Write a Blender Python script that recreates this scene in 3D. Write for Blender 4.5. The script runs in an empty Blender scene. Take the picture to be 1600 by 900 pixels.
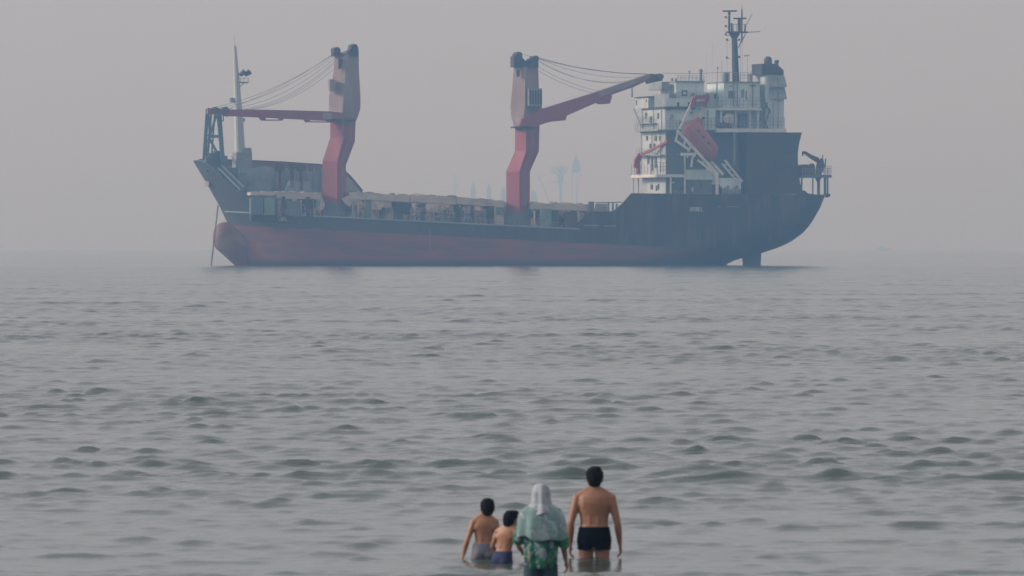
import bpy, bmesh, math, random
import numpy as np
from mathutils import Vector, Matrix

random.seed(7)
rng = np.random.default_rng(11)
R = math.radians
SC = bpy.context.scene
COL = SC.collection

# ------------------------------------------------------------------ camera, sky, sun, exposure
CAM_H = 3.48          # eye height above the water
FPX = 13333.0         # 300 mm lens on a 36 mm sensor, in pixels of a 1600 px wide photo
HOR = 388.0           # horizon row in that photo
cam_d = bpy.data.cameras.new("camera")
cam_d.lens = 300.0
cam_d.sensor_width = 36.0
cam_d.clip_start = 0.5
cam_d.clip_end = 80000.0
cam_d.dof.use_dof = True
cam_d.dof.focus_distance = 1745.0
cam_d.dof.aperture_fstop = 11.0
cam = bpy.data.objects.new("camera", cam_d)
COL.objects.link(cam)
cam.location = (0, 0, CAM_H)
cam.rotation_euler = (math.pi / 2 - math.atan((450 - HOR) / FPX), 0, 0)
SC.camera = cam

SUN_EL, SUN_AZ = R(24), R(-95)     # azimuth from +Y (away from the viewer), negative = to the left
world = bpy.data.worlds.new("World")
SC.world = world
world.use_nodes = True
nt = world.node_tree
bg = nt.nodes["Background"]
sky = nt.nodes.new("ShaderNodeTexSky")
sky.sky_type = 'NISHITA'
sky.sun_disc = False
sky.sun_elevation = SUN_EL
sky.sun_rotation = SUN_AZ
sky.air_density = 1.0
sky.dust_density = 6.0
sky.ozone_density = 1.0
hsv = nt.nodes.new("ShaderNodeHueSaturation")
hsv.inputs["Saturation"].default_value = 0.12
tint = nt.nodes.new("ShaderNodeMix")
tint.data_type = 'RGBA'
tint.blend_type = 'MULTIPLY'
tint.inputs[0].default_value = 1.0
tint.inputs[7].default_value = (1.0, 0.955, 0.985, 1)
nt.links.new(sky.outputs[0], hsv.inputs["Color"])
nt.links.new(hsv.outputs[0], tint.inputs[6])
veil = nt.nodes.new("ShaderNodeMix")          # the overcast veil of a hazy evening in front of the clear sky
veil.data_type = 'RGBA'
veil.inputs[0].default_value = 0.72
veil.inputs[7].default_value = (4.54, 4.54, 4.92, 1)
nt.links.new(tint.outputs[2], veil.inputs[6])
nt.links.new(veil.outputs[2], bg.inputs["Color"])
bg.inputs["Strength"].default_value = 0.10

sun_d = bpy.data.lights.new("sun", 'SUN')
sun_d.energy = 1.8
sun_d.angle = R(12)
sun_d.color = (1.0, 0.91, 0.83)
sun = bpy.data.objects.new("sun", sun_d)
COL.objects.link(sun)
sv = Vector((math.sin(SUN_AZ) * math.cos(SUN_EL), math.cos(SUN_AZ) * math.cos(SUN_EL), math.sin(SUN_EL)))
sun.rotation_euler = sv.to_track_quat('Z', 'Y').to_euler()
sun.location = (-60, 60, 80)

SC.view_settings.view_transform = 'Standard'
SC.view_settings.look = 'None'
SC.view_settings.gamma = 1.0
SC.view_settings.use_curve_mapping = False
SC.view_settings.exposure = 0.44
SC.cycles.volume_bounces = 3
SC.cycles.max_bounces = 8
SC.cycles.use_denoising = True

HAZE_DENSITY = 0.00035
HAZE_COLOR = (0.31, 0.57, 0.92, 1)
HAZE_ANISO = 0.6


# ------------------------------------------------------------------ materials
def mat(name, base, rough=0.6, second=None, scale=1.0, amount=0.5, stretch=(1, 1, 1), bump=0.0, metallic=0.0,
        contrast=(0.45, 0.65), spec=0.5):
    m = bpy.data.materials.new(name)
    m.use_nodes = True
    n, l = m.node_tree.nodes, m.node_tree.links
    b = n["Principled BSDF"]
    b.inputs["Roughness"].default_value = rough
    b.inputs["Metallic"].default_value = metallic
    b.inputs["Specular IOR Level"].default_value = spec
    b.inputs["Base Color"].default_value = (*base, 1)
    if second is not None:
        tc = n.new("ShaderNodeTexCoord")
        mp = n.new("ShaderNodeMapping")
        mp.inputs["Scale"].default_value = stretch
        l.new(tc.outputs["Object"], mp.inputs["Vector"])
        nz = n.new("ShaderNodeTexNoise")
        nz.inputs["Scale"].default_value = scale
        nz.inputs["Detail"].default_value = 7
        nz.inputs["Roughness"].default_value = 0.65
        l.new(mp.outputs[0], nz.inputs["Vector"])
        mr = n.new("ShaderNodeMapRange")
        mr.inputs["From Min"].default_value = contrast[0]
        mr.inputs["From Max"].default_value = contrast[1]
        mr.inputs["To Max"].default_value = amount
        l.new(nz.outputs["Fac"], mr.inputs["Value"])
        mx = n.new("ShaderNodeMix")
        mx.data_type = 'RGBA'
        mx.inputs[6].default_value = (*base, 1)
        mx.inputs[7].default_value = (*second, 1)
        l.new(mr.outputs[0], mx.inputs[0])
        l.new(mx.outputs[2], b.inputs["Base Color"])
        if bump:
            bp = n.new("ShaderNodeBump")
            bp.inputs["Strength"].default_value = bump
            bp.inputs["Distance"].default_value = 0.05
            l.new(nz.outputs["Fac"], bp.inputs["Height"])
            l.new(bp.outputs[0], b.inputs["Normal"])
    return m


M = {}
M['crane_red'] = mat('crane_red', (0.29, 0.048, 0.072), 0.6, (0.22, 0.062, 0.075), 0.35, 0.8, (1, 1, 0.3))
M['house_red'] = mat('house_red', (0.25, 0.175, 0.175), 0.7, (0.31, 0.275, 0.265), 0.30, 0.95, (1, 1, 0.35))
M['dark_paint'] = mat('dark_paint', (0.022, 0.026, 0.034), 0.55, (0.05, 0.04, 0.035), 0.5, 0.6)
M['grey_paint'] = mat('grey_paint', (0.24, 0.29, 0.31), 0.6, (0.15, 0.14, 0.13), 0.6, 0.7)
M['blue_grey'] = mat('blue_grey', (0.10, 0.15, 0.175), 0.6, (0.15, 0.17, 0.18), 0.25, 0.6, (1, 1, 0.6))
M['rust'] = mat('rust', (0.10, 0.045, 0.035), 0.85, (0.05, 0.04, 0.04), 1.2, 0.8)
M['rust_light'] = mat('light_rust', (0.20, 0.10, 0.09), 0.85, (0.12, 0.13, 0.14), 0.5, 0.9)
M['bulwark'] = mat('bulwark_paint', (0.25, 0.31, 0.33), 0.7, (0.36, 0.38, 0.39), 0.22, 0.8, (1, 1, 0.6))
M['beige'] = mat('weathered_canvas', (0.70, 0.55, 0.42), 0.9, (0.40, 0.31, 0.25), 1.1, 0.9)
M['white'] = mat('white_paint', (0.44, 0.49, 0.51), 0.55, (0.26, 0.24, 0.22), 0.45, 0.85, (1, 1, 0.22), contrast=(0.5, 0.75))
M['white_clean'] = mat('white_rail_paint', (0.68, 0.68, 0.66), 0.5, (0.42, 0.38, 0.33), 0.9, 0.6)
M['pale_blue'] = mat('pale_house_paint', (0.60, 0.72, 0.73), 0.55, (0.42, 0.50, 0.52), 0.45, 0.7, (1, 1, 0.25))
M['lifeboat'] = mat('lifeboat_orange', (0.36, 0.085, 0.08), 0.55, (0.30, 0.13, 0.12), 0.8, 0.6)
M['cargo'] = mat('rusty_coaming', (0.64, 0.50, 0.38), 0.9, (0.05, 0.055, 0.06), 0.65, 1.0, (1, 1, 0.55), bump=0.3, contrast=(0.50, 0.62))
M['cover'] = mat('hatch_cover_paint', (0.52, 0.46, 0.40), 0.85, (0.34, 0.31, 0.29), 0.35, 0.9, (1, 1, 1.6), bump=0.2)
M['green'] = mat('faded_green_paint', (0.18, 0.32, 0.25), 0.7, (0.14, 0.12, 0.10), 0.7, 0.7)
M['yellow'] = mat('yellow_paint', (0.45, 0.25, 0.06), 0.7)
M['glass'] = mat('dark_window', (0.02, 0.025, 0.03), 0.2)
M['cable'] = mat('wire_rope', (0.05, 0.045, 0.05), 0.7)
M['bulb'] = mat('bulb_paint', (0.17, 0.075, 0.07), 0.7, (0.27, 0.20, 0.17), 0.28, 0.8)
M['strake'] = mat('strake_paint', (0.34, 0.31, 0.30), 0.7, (0.16, 0.15, 0.15), 0.5, 0.8)
M['letter'] = mat('letter_white', (0.75, 0.75, 0.75), 0.6)
M['mark'] = mat('draught_mark_paint', (0.22, 0.18, 0.18), 0.7)
M['far_steel'] = mat('far_steel', (0.03, 0.05, 0.06), 0.7)
M['far_wall'] = mat('far_wall', (0.06, 0.08, 0.09), 0.8)
M['far_white'] = mat('far_white', (0.30, 0.33, 0.35), 0.7)
M['skin_man'] = mat('skin_tan', (0.29, 0.138, 0.080), 0.5, (0.225, 0.098, 0.056), 7.0, 0.6)
M['skin_boy'] = mat('skin_light_tan', (0.34, 0.165, 0.092), 0.5, (0.26, 0.118, 0.064), 8.0, 0.6)
M['skin_woman'] = mat('skin_brown', (0.17, 0.085, 0.06), 0.55)
M['hair'] = mat('black_hair', (0.004, 0.004, 0.006), 0.8, (0.009, 0.008, 0.008), 60.0, 0.7, spec=0.12)
M['eye'] = mat('eye_white', (0.6, 0.58, 0.55), 0.3)
M['black_cloth'] = mat('black_swim_cloth', (0.003, 0.003, 0.006), 0.9, (0.006, 0.006, 0.009), 12, 0.6, spec=0.05)
M['grey_cloth'] = mat('grey_swim_cloth', (0.13, 0.13, 0.165), 0.8, (0.085, 0.085, 0.11), 12, 0.7)
M['navy_cloth'] = mat('navy_swim_cloth', (0.012, 0.02, 0.07), 0.8, (0.02, 0.03, 0.09), 10, 0.6)
M['trouser_cloth'] = mat('dark_teal_cloth', (0.012, 0.03, 0.05), 0.85, (0.01, 0.055, 0.045), 9, 0.9)


def hull_material():
    m = bpy.data.materials.new('hull_paint')
    m.use_nodes = True
    n, l = m.node_tree.nodes, m.node_tree.links
    b = n["Principled BSDF"]
    b.inputs["Roughness"].default_value = 0.6
    tc = n.new("ShaderNodeTexCoord")
    sep = n.new("ShaderNodeSeparateXYZ")
    l.new(tc.outputs["Object"], sep.inputs[0])
    # boot-top line: z - (c + k x), falling towards the stern
    (xa, za), (xb, zb) = P(385, 352.5, -BEAM / 2), P(1010, 385, -BEAM / 2)
    k = (zb - za) / (xb - xa)
    ma = n.new("ShaderNodeMath"); ma.operation = 'MULTIPLY_ADD'
    ma.inputs[1].default_value = -k
    ma.inputs[2].default_value = -(za - k * xa)
    l.new(sep.outputs["X"], ma.inputs[0])
    ad = n.new("ShaderNodeMath"); ad.operation = 'ADD'
    l.new(sep.outputs["Z"], ad.inputs[0]); l.new(ma.outputs[0], ad.inputs[1])
    nz = n.new("ShaderNodeTexNoise"); nz.inputs["Scale"].default_value = 0.25
    nz.inputs["Detail"].default_value = 8
    mp = n.new("ShaderNodeMapping"); mp.inputs["Scale"].default_value = (1, 1, 0.25)
    l.new(tc.outputs["Object"], mp.inputs[0]); l.new(mp.outputs[0], nz.inputs["Vector"])
    # wobble of the line
    wob = n.new("ShaderNodeMath"); wob.operation = 'MULTIPLY_ADD'
    wob.inputs[1].default_value = 0.5; wob.inputs[2].default_value = -0.25
    l.new(nz.outputs["Fac"], wob.inputs[0])
    ad2 = n.new("ShaderNodeMath"); ad2.operation = 'ADD'
    l.new(ad.outputs[0], ad2.inputs[0]); l.new(wob.outputs[0], ad2.inputs[1])
    st = n.new("ShaderNodeMapRange")
    st.inputs["From Min"].default_value = -0.12; st.inputs["From Max"].default_value = 0.12
    l.new(ad2.outputs[0], st.inputs["Value"])
    # black topsides with grime, red bottom paint with stains and a scum band at the water
    top = n.new("ShaderNodeMix"); top.data_type = 'RGBA'
    top.inputs[6].default_value = (0.012, 0.018, 0.030, 1); top.inputs[7].default_value = (0.040, 0.040, 0.044, 1)
    mr = n.new("ShaderNodeMapRange"); mr.inputs["From Min"].default_value = 0.45; mr.inputs["From Max"].default_value = 0.7
    l.new(nz.outputs["Fac"], mr.inputs["Value"]); l.new(mr.outputs[0], top.inputs[0])
    nz2 = n.new("ShaderNodeTexNoise"); nz2.inputs["Scale"].default_value = 0.5; nz2.inputs["Detail"].default_value = 9
    mp2 = n.new("ShaderNodeMapping"); mp2.inputs["Scale"].default_value = (0.3, 1, 1.3)
    l.new(tc.outputs["Object"], mp2.inputs[0]); l.new(mp2.outputs[0], nz2.inputs["Vector"])
    red = n.new("ShaderNodeMix"); red.data_type = 'RGBA'
    red.inputs[6].default_value = (0.25, 0.078, 0.078, 1); red.inputs[7].default_value = (0.13, 0.075, 0.085, 1)
    mr2 = n.new("ShaderNodeMapRange"); mr2.inputs["From Min"].default_value = 0.4; mr2.inputs["From Max"].default_value = 0.66
    l.new(nz2.outputs["Fac"], mr2.inputs["Value"]); l.new(mr2.outputs[0], red.inputs[0])
    bowf = n.new("ShaderNodeMapRange"); bowf.inputs["From Min"].default_value = P(360, 330, -8)[0]
    bowf.inputs["From Max"].default_value = P(1000, 330, -8)[0]
    bowf.inputs["To Min"].default_value = 0.85; bowf.inputs["To Max"].default_value = 0.0
    l.new(sep.outputs["X"], bowf.inputs["Value"])
    nz3 = n.new("ShaderNodeTexNoise"); nz3.inputs["Scale"].default_value = 0.9; nz3.inputs["Detail"].default_value = 8
    mp3 = n.new("ShaderNodeMapping"); mp3.inputs["Scale"].default_value = (1.2, 1, 0.12)
    l.new(tc.outputs["Object"], mp3.inputs[0]); l.new(mp3.outputs[0], nz3.inputs["Vector"])
    strk = n.new("ShaderNodeMapRange"); strk.inputs["From Min"].default_value = 0.52; strk.inputs["From Max"].default_value = 0.72
    l.new(nz3.outputs["Fac"], strk.inputs["Value"])
    top0 = top
    topb = n.new("ShaderNodeMix"); topb.data_type = 'RGBA'; topb.inputs[7].default_value = (0.085, 0.090, 0.102, 1)
    l.new(bowf.outputs[0], topb.inputs[0]); l.new(top0.outputs[2], topb.inputs[6])
    top = n.new("ShaderNodeMix"); top.data_type = 'RGBA'; top.inputs[7].default_value = (0.105, 0.062, 0.045, 1)
    sm_ = n.new("ShaderNodeMath"); sm_.operation = 'MULTIPLY'; sm_.inputs[1].default_value = 0.85
    l.new(strk.outputs[0], sm_.inputs[0])
    l.new(sm_.outputs[0], top.inputs[0]); l.new(topb.outputs[2], top.inputs[6])
    # bottom paint is darker towards the stern
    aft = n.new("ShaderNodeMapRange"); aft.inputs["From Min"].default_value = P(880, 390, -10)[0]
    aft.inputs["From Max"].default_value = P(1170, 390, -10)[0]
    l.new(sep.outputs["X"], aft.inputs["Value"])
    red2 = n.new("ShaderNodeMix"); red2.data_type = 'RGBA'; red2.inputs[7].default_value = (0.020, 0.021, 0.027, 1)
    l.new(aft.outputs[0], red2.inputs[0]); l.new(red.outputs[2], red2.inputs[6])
    scum = n.new("ShaderNodeMapRange"); scum.inputs["From Min"].default_value = 0.3; scum.inputs["From Max"].default_value = 1.6
    scum.inputs["To Min"].default_value = 1.0; scum.inputs["To Max"].default_value = 0.0
    zz = n.new("ShaderNodeMath"); zz.operation = 'MULTIPLY_ADD'; zz.inputs[1].default_value = 1.4
    l.new(nz2.outputs["Fac"], zz.inputs[0]); l.new(sep.outputs["Z"], zz.inputs[2])
    zo = n.new("ShaderNodeMath"); zo.operation = 'SUBTRACT'; zo.inputs[1].default_value = 0.7
    l.new(zz.outputs[0], zo.inputs[0]); l.new(zo.outputs[0], scum.inputs["Value"])
    red3 = n.new("ShaderNodeMix"); red3.data_type = 'RGBA'; red3.inputs[7].default_value = (0.018, 0.02, 0.022, 1)
    l.new(scum.outputs[0], red3.inputs[0]); l.new(red2.outputs[2], red3.inputs[6])
    fin = n.new("ShaderNodeMix"); fin.data_type = 'RGBA'
    l.new(st.outputs[0], fin.inputs[0]); l.new(red3.outputs[2], fin.inputs[6]); l.new(top.outputs[2], fin.inputs[7])
    l.new(fin.outputs[2], b.inputs["Base Color"])
    return m


def sea_material():
    m = bpy.data.materials.new('sea_water')
    m.use_nodes = True
    n, l = m.node_tree.nodes, m.node_tree.links
    b = n["Principled BSDF"]
    b.inputs["Base Color"].default_value = (0.052, 0.080, 0.068, 1)
    b.inputs["Roughness"].default_value = 0.13
    b.inputs["IOR"].default_value = 1.333
    tc = n.new("ShaderNodeTexCoord")
    mp = n.new("ShaderNodeMapping"); mp.inputs["Scale"].default_value = (0.7, 1.3, 1)
    l.new(tc.outputs["Object"], mp.inputs[0])
    n1 = n.new("ShaderNodeTexNoise"); n1.inputs["Scale"].default_value = 3.6
    n1.inputs["Detail"].default_value = 4; n1.inputs["Roughness"].default_value = 0.5
    l.new(mp.outputs[0], n1.inputs["Vector"])
    bp = n.new("ShaderNodeBump"); bp.inputs["Strength"].default_value = 0.32; bp.inputs["Distance"].default_value = 0.04
    l.new(n1.outputs["Fac"], bp.inputs["Height"])
    l.new(bp.outputs[0], b.inputs["Normal"])
    return m


def tunic_material(name, base, second, flower, scale=9.0, lo=0.52):
    """printed cloth: two tones of leaves with ragged pale blossoms"""
    m = mat(name, base, 0.85, second, scale * 0.8, 1.0, contrast=(0.44, 0.56), spec=0.2)
    n, l = m.node_tree.nodes, m.node_tree.links
    b = n["Principled BSDF"]
    src = b.inputs["Base Color"].links[0].from_socket
    tc = n.new("ShaderNodeTexCoord")
    nz = n.new("ShaderNodeTexNoise"); nz.inputs["Scale"].default_value = scale
    nz.inputs["Detail"].default_value = 3; nz.inputs["Distortion"].default_value = 1.2
    mp = n.new("ShaderNodeMapping"); mp.inputs["Location"].default_value = (3.1, 1.7, 0.4)
    l.new(tc.outputs["Object"], mp.inputs[0]); l.new(mp.outputs[0], nz.inputs["Vector"])
    mr = n.new("ShaderNodeMapRange"); mr.inputs["From Min"].default_value = lo; mr.inputs["From Max"].default_value = lo + 0.05
    mr.inputs["To Max"].default_value = 0.9
    l.new(nz.outputs["Fac"], mr.inputs["Value"])
    mx = n.new("ShaderNodeMix"); mx.data_type = 'RGBA'
    l.new(mr.outputs[0], mx.inputs[0]); l.new(src, mx.inputs[6])
    mx.inputs[7].default_value = (*flower, 1)
    l.new(mx.outputs[2], b.inputs["Base Color"])
    return m


M['tunic'] = tunic_material('green_flowered_cloth', (0.035, 0.19, 0.095), (0.02, 0.085, 0.07), (0.25, 0.25, 0.31), 10.0, 0.53)
M['cape'] = tunic_material('pale_teal_shawl_cloth', (0.20, 0.29, 0.285), (0.155, 0.24, 0.235), (0.33, 0.39, 0.41), 9.0, 0.54)
M['scarf'] = mat('white_scarf_cloth', (0.37, 0.38, 0.42), 0.85, (0.19, 0.25, 0.28), 11.0, 0.9)


# ------------------------------------------------------------------ mesh helpers
class MB:
    def __init__(s):
        s.v, s.f = [], []

    def add(s, vs, fs):
        o = len(s.v)
        s.v += [tuple(p) for p in vs]
        s.f += [tuple(i + o for i in f) for f in fs]
        return s

    def box(s, x0, x1, y0, y1, z0, z1):
        vs = [(x, y, z) for z in (z0, z1) for y in (y0, y1) for x in (x0, x1)]
        return s.add(vs, [(0, 2, 3, 1), (4, 5, 7, 6), (0, 1, 5, 4), (2, 6, 7, 3), (0, 4, 6, 2), (1, 3, 7, 5)])

    def prism(s, pts, y0, y1):
        n = len(pts)
        a = sum(pts[i][0] * pts[(i + 1) % n][1] - pts[(i + 1) % n][0] * pts[i][1] for i in range(n))
        if a < 0:
            pts = pts[::-1]
        if y0 > y1:
            y0, y1 = y1, y0
        vs = [(x, y0, z) for x, z in pts] + [(x, y1, z) for x, z in pts]
        fs = [tuple(range(n)), tuple(range(2 * n - 1, n - 1, -1))]
        fs += [(i + n, (i + 1) % n + n, (i + 1) % n, i) for i in range(n)]
        return s.add(vs, fs)

    def tube(s, p0, p1, r0, r1=None, n=8):
        r1 = r0 if r1 is None else r1
        p0, p1 = Vector(p0), Vector(p1)
        q = (p1 - p0).to_track_quat('Z', 'Y')
        vs = []
        for p, r in ((p0, r0), (p1, r1)):
            for i in range(n):
                a = 2 * math.pi * i / n
                vs.append(p + q @ Vector((r * math.cos(a), r * math.sin(a), 0)))
        fs = [(i, (i + 1) % n, (i + 1) % n + n, i + n) for i in range(n)]
        fs += [tuple(range(n - 1, -1, -1)), tuple(range(n, 2 * n))]
        return s.add(vs, fs)

    def path(s, pts, r, n=6):
        for a, b in zip(pts[:-1], pts[1:]):
            s.tube(a, b, r, r, n)
        return s

    def bar(s, p0, p1, w, h):
        """square-section beam"""
        p0, p1 = Vector(p0), Vector(p1)
        q = (p1 - p0).to_track_quat('Z', 'Y')
        vs = [p + q @ Vector((sx * w / 2, sy * h / 2, 0)) for p in (p0, p1) for sx, sy in ((-1, -1), (1, -1), (1, 1), (-1, 1))]
        fs = [(0, 1, 5, 4), (1, 2, 6, 5), (2, 3, 7, 6), (3, 0, 4, 7), (3, 2, 1, 0), (4, 5, 6, 7)]
        return s.add(vs, fs)

    def rings(s, rings, cap=True):
        """loft closed rings of equal count"""
        n = len(rings[0])
        vs = [p for r in rings for p in r]
        fs = []
        for k in range(len(rings) - 1):
            for i in range(n):
                j = (i + 1) % n
                fs.append((k * n + i, k * n + j, (k + 1) * n + j, (k + 1) * n + i))
        if cap:
            fs.append(tuple(range(n - 1, -1, -1)))
            fs.append(tuple(range((len(rings) - 1) * n, len(rings) * n)))
        return s.add(vs, fs)

    def loft(s, secs, n=20, power=2.0, cap=True):
        """secs: (z, cx, cy, rx, ry) stacked upright super-ellipses"""
        out = []
        for z, cx, cy, rx, ry in secs:
            ring = []
            for i in range(n):
                a = 2 * math.pi * i / n
                c, d = math.cos(a), math.sin(a)
                ring.append((cx + rx * math.copysign(abs(c) ** (2 / power), c), cy + ry * math.copysign(abs(d) ** (2 / power), d), z))
            out.append(ring)
        return s.rings(out, cap)

    def ball(s, c, rx, ry=None, rz=None, n=14, rot=None):
        ry = rx if ry is None else ry
        rz = rx if rz is None else rz
        c = Vector(c)
        rings = []
        for k in range(1, n):
            t = math.pi * k / n - math.pi / 2
            ring = []
            for i in range(n * 2):
                a = math.pi * i / n
                p = Vector((rx * math.cos(t) * math.cos(a), ry * math.cos(t) * math.sin(a), rz * math.sin(t)))
                if rot is not None:
                    p = rot @ p
                ring.append(c + p)
            rings.append(ring)
        return s.rings(rings)

    def capsule(s, p0, p1, r0, r1, n=14):
        p0, p1 = Vector(p0), Vector(p1)
        q = (p1 - p0).to_track_quat('Z', 'Y')
        L = (p1 - p0).length
        rings = []
        m = 5
        prof = []
        for k in range(m):
            t = -math.pi / 2 + (k + 0.35) * (math.pi / 2) / m
            prof.append((r0 * math.sin(t), r0 * math.cos(t)))
        prof += [(0, r0), (L, r1)]
        for k in range(m):
            t = (k + 0.65) * (math.pi / 2) / m
            prof.append((L + r1 * math.sin(t), r1 * math.cos(t)))
        for z, r in prof:
            rings.append([p0 + q @ Vector((r * math.cos(2 * math.pi * i / n), r * math.sin(2 * math.pi * i / n), z)) for i in range(n)])
        return s.rings(rings)

    def mesh(s, name):
        me = bpy.data.meshes.new(name)
        me.from_pydata(s.v, [], s.f)
        me.validate()
        bm = bmesh.new()
        bm.from_mesh(me)
        bmesh.ops.recalc_face_normals(bm, faces=bm.faces)
        bm.to_mesh(me)
        bm.free()
        return me

    def build(s, name, material, parent=None, smooth=False, bevel=0.0):
        me = s.mesh(name)
        o = bpy.data.objects.new(name, me)
        COL.objects.link(o)
        me.materials.append(material)
        if smooth:
            me.shade_smooth()
        if parent is not None:
            o.parent = parent
        if bevel:
            b = o.modifiers.new('bevel', 'BEVEL')
            b.width = bevel
            b.segments = 2
            b.limit_method = 'ANGLE'
        return o


def tag(o, label=None, cat=None, group=None, kind=None):
    for k, v in (('label', label), ('category', cat), ('group', group), ('kind', kind)):
        if v:
            o[k] = v
    return o


def empty(name, loc, rz=0.0):
    o = bpy.data.objects.new(name, None)
    COL.objects.link(o)
    o.location = loc
    o.rotation_euler = (0, 0, rz)
    o.empty_display_size = 0.5
    return o


# ------------------------------------------------------------------ the sea
def wave_set():
    """short-crested chop running towards the beach: (amplitude, kx, ky, phase)"""
    out = []
    lam = np.concatenate([np.geomspace(0.24, 1.5, 110), np.geomspace(1.7, 2.6, 12), np.geomspace(3.2, 9.0, 8)])
    for L in lam:
        th = rng.normal(0, 0.50 if L < 3 else 0.3)
        k = 2 * math.pi / L
        slope = 0.0100 * (0.34 if L > 3 else 0.56 if L > 1.6 else 0.86 if L > 0.9 else 1.5 if L < 0.6 else 1.2)
        out.append((slope / k * rng.uniform(0.6, 1.4), k * math.sin(th), -k * math.cos(th), rng.uniform(0, 2 * math.pi)))
    return out


WAVES = wave_set()
BATHERS = [(0.92, 95.6), (-0.32, 95.4), (-0.11, 94.4), (0.30, 89.9)]


def smooth_noise(x, seed, lam):
    r = np.random.default_rng(seed)
    o = np.zeros_like(x)
    for i in range(6):
        o += np.sin(x * 2 * math.pi / (lam * r.uniform(0.5, 2.0)) + r.uniform(0, 6.28)) / 2.4
    return o


def sea_height(X, Y, dy, dx):
    H = np.zeros_like(X)
    for a, kx, ky, ph in WAVES:
        res = np.maximum(dy * abs(ky), dx * abs(kx)) / (2 * math.pi)
        w = np.clip((0.40 - res) / 0.15, 0, 1)
        if w.max() <= 0:
            continue
        p = kx * X + ky * Y + ph
        H += a * w * np.sin(p)
    # peaked crests over flat troughs
    H *= np.clip(0.80 + Y / 900.0, 0.8, 2.0)
    sg = 0.013 * np.clip(0.80 + Y / 900.0, 0.8, 2.0)
    H = sg * (np.exp(np.clip(0.62 * H / sg, -4, 1.9)) - 1) / 0.62
    # gusts: some patches choppier than others; low swell crests rolling in near the bathers
    g = 0.9 + 0.22 * np.sin(X * 0.11 + Y * 0.043 + 1) + 0.22 * np.sin(X * -0.07 + Y * 0.09 + 2.2)
    g = np.clip(g, 0.55, 1.35)
    S = np.zeros_like(H)
    for y0, h, wd, x0, x1, sd, ln in ((127.3, 0.125, 0.42, 1.6, 16, 3, 11.0), (129.0, 0.05, 0.45, -0.9, 2.6, 5, 8.0), (126.0, 0.05, 0.4, 4.2, 16, 12, 7.0), (150, 0.03, 0.6, 3.0, 12, 6, 7.0),
                                      (97.0, 0.045, 0.40, -2.9, -1.3, 9, 6.0), (93.0, 0.04, 0.4, 3.6, 5.2, 14, 6.0)):
        yc = y0 + 0.32 * smooth_noise(X, sd, ln)
        amp = np.clip((X - x0) / 1.0, 0, 1) * np.clip((x1 - X) / 1.0, 0, 1) * (0.85 + 0.22 * smooth_noise(X, sd + 20, 3.5))
        e = np.clip(amp, 0, 1.3) * np.exp(-((Y - yc) / wd) ** 2)
        S += h * e
        g = g + 0.5 * e
    H = H * g + S
    # rings round the waders
    for bx, by in BATHERS:
        rr_ = np.sqrt((X - bx) ** 2 + (Y - by) ** 2)
        H += np.where(rr_ < 4, 0.014 * np.sin(2 * math.pi * rr_ / 0.30 + 0.8 * np.sin(3 * np.arctan2(Y - by, X - bx))) * np.exp(-rr_ / 0.7), 0)
    return H


def build_sea():
    ys = [70.0]
    while ys[-1] < 26000:
        y = ys[-1]
        ys.append(y + (0.085 * (y / 90) ** 0.8 if y < 1600 else y * 0.006 if y < 2600 else y * 0.02))
    ys = np.array(ys)
    ncol = 400
    u = np.linspace(-1, 1, ncol)
    half = 0.085 * ys + 9
    X = half[:, None] * u[None, :]
    Y = np.repeat(ys[:, None], ncol, 1)
    dy = np.gradient(ys)[:, None]
    dx = (2 * half / ncol)[:, None]
    Z = sea_height(X, Y, dy, dx)
    nv = X.size
    co = np.stack([X, Y, Z], -1).reshape(-1, 3)
    r, c = len(ys), ncol
    i = (np.arange(r - 1)[:, None] * c + np.arange(c - 1)[None, :]).reshape(-1)
    quads = np.stack([i, i + 1, i + c + 1, i + c], -1)
    # the rest of the bay: one flat sheet lying a little lower
    far = 30000.0
    co = np.concatenate([co, np.array([[-far, -far, -0.9], [far, -far, -0.9], [far, far, -0.9], [-far, far, -0.9]])])
    quads = np.concatenate([quads, np.array([[nv, nv + 1, nv + 2, nv + 3]])])
    me = bpy.data.meshes.new('sea')
    me.vertices.add(len(co))
    me.vertices.foreach_set('co', co.astype(np.float32).reshape(-1))
    me.loops.add(quads.size)
    me.loops.foreach_set('vertex_index', quads.astype(np.int32).reshape(-1))
    me.polygons.add(len(quads))
    me.polygons.foreach_set('loop_start', np.arange(0, quads.size, 4, dtype=np.int32))
    me.polygons.foreach_set('loop_total', np.full(len(quads), 4, dtype=np.int32))
    me.update(calc_edges=True)
    me.shade_smooth()
    o = bpy.data.objects.new('sea', me)
    COL.objects.link(o)
    me.materials.append(sea_material())
    tag(o, kind='structure')
    return o


build_sea()

# ------------------------------------------------------------------ haze
hz = MB().box(-28000, 28000, -2000, 28000, -6, 142).build('haze', bpy.data.materials.new('haze_air'))
hm = hz.data.materials[0]
hm.use_nodes = True
hm.node_tree.nodes.clear()
ho = hm.node_tree.nodes.new("ShaderNodeOutputMaterial")
hv = hm.node_tree.nodes.new("ShaderNodeVolumePrincipled")
hv.inputs["Color"].default_value = HAZE_COLOR
hv.inputs["Density"].default_value = HAZE_DENSITY
hv.inputs["Anisotropy"].default_value = HAZE_ANISO
hv.inputs["Absorption Color"].default_value = (0.95, 0.86, 0.3, 1)
hm.node_tree.links.new(hv.outputs[0], ho.inputs["Volume"])
tag(hz, kind='stuff')

# ------------------------------------------------------------------ the ship
SHIP_Y = 1745.0
TH = R(15)
BEAM = 19.6
CT, ST = math.cos(TH), math.sin(TH)


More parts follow.
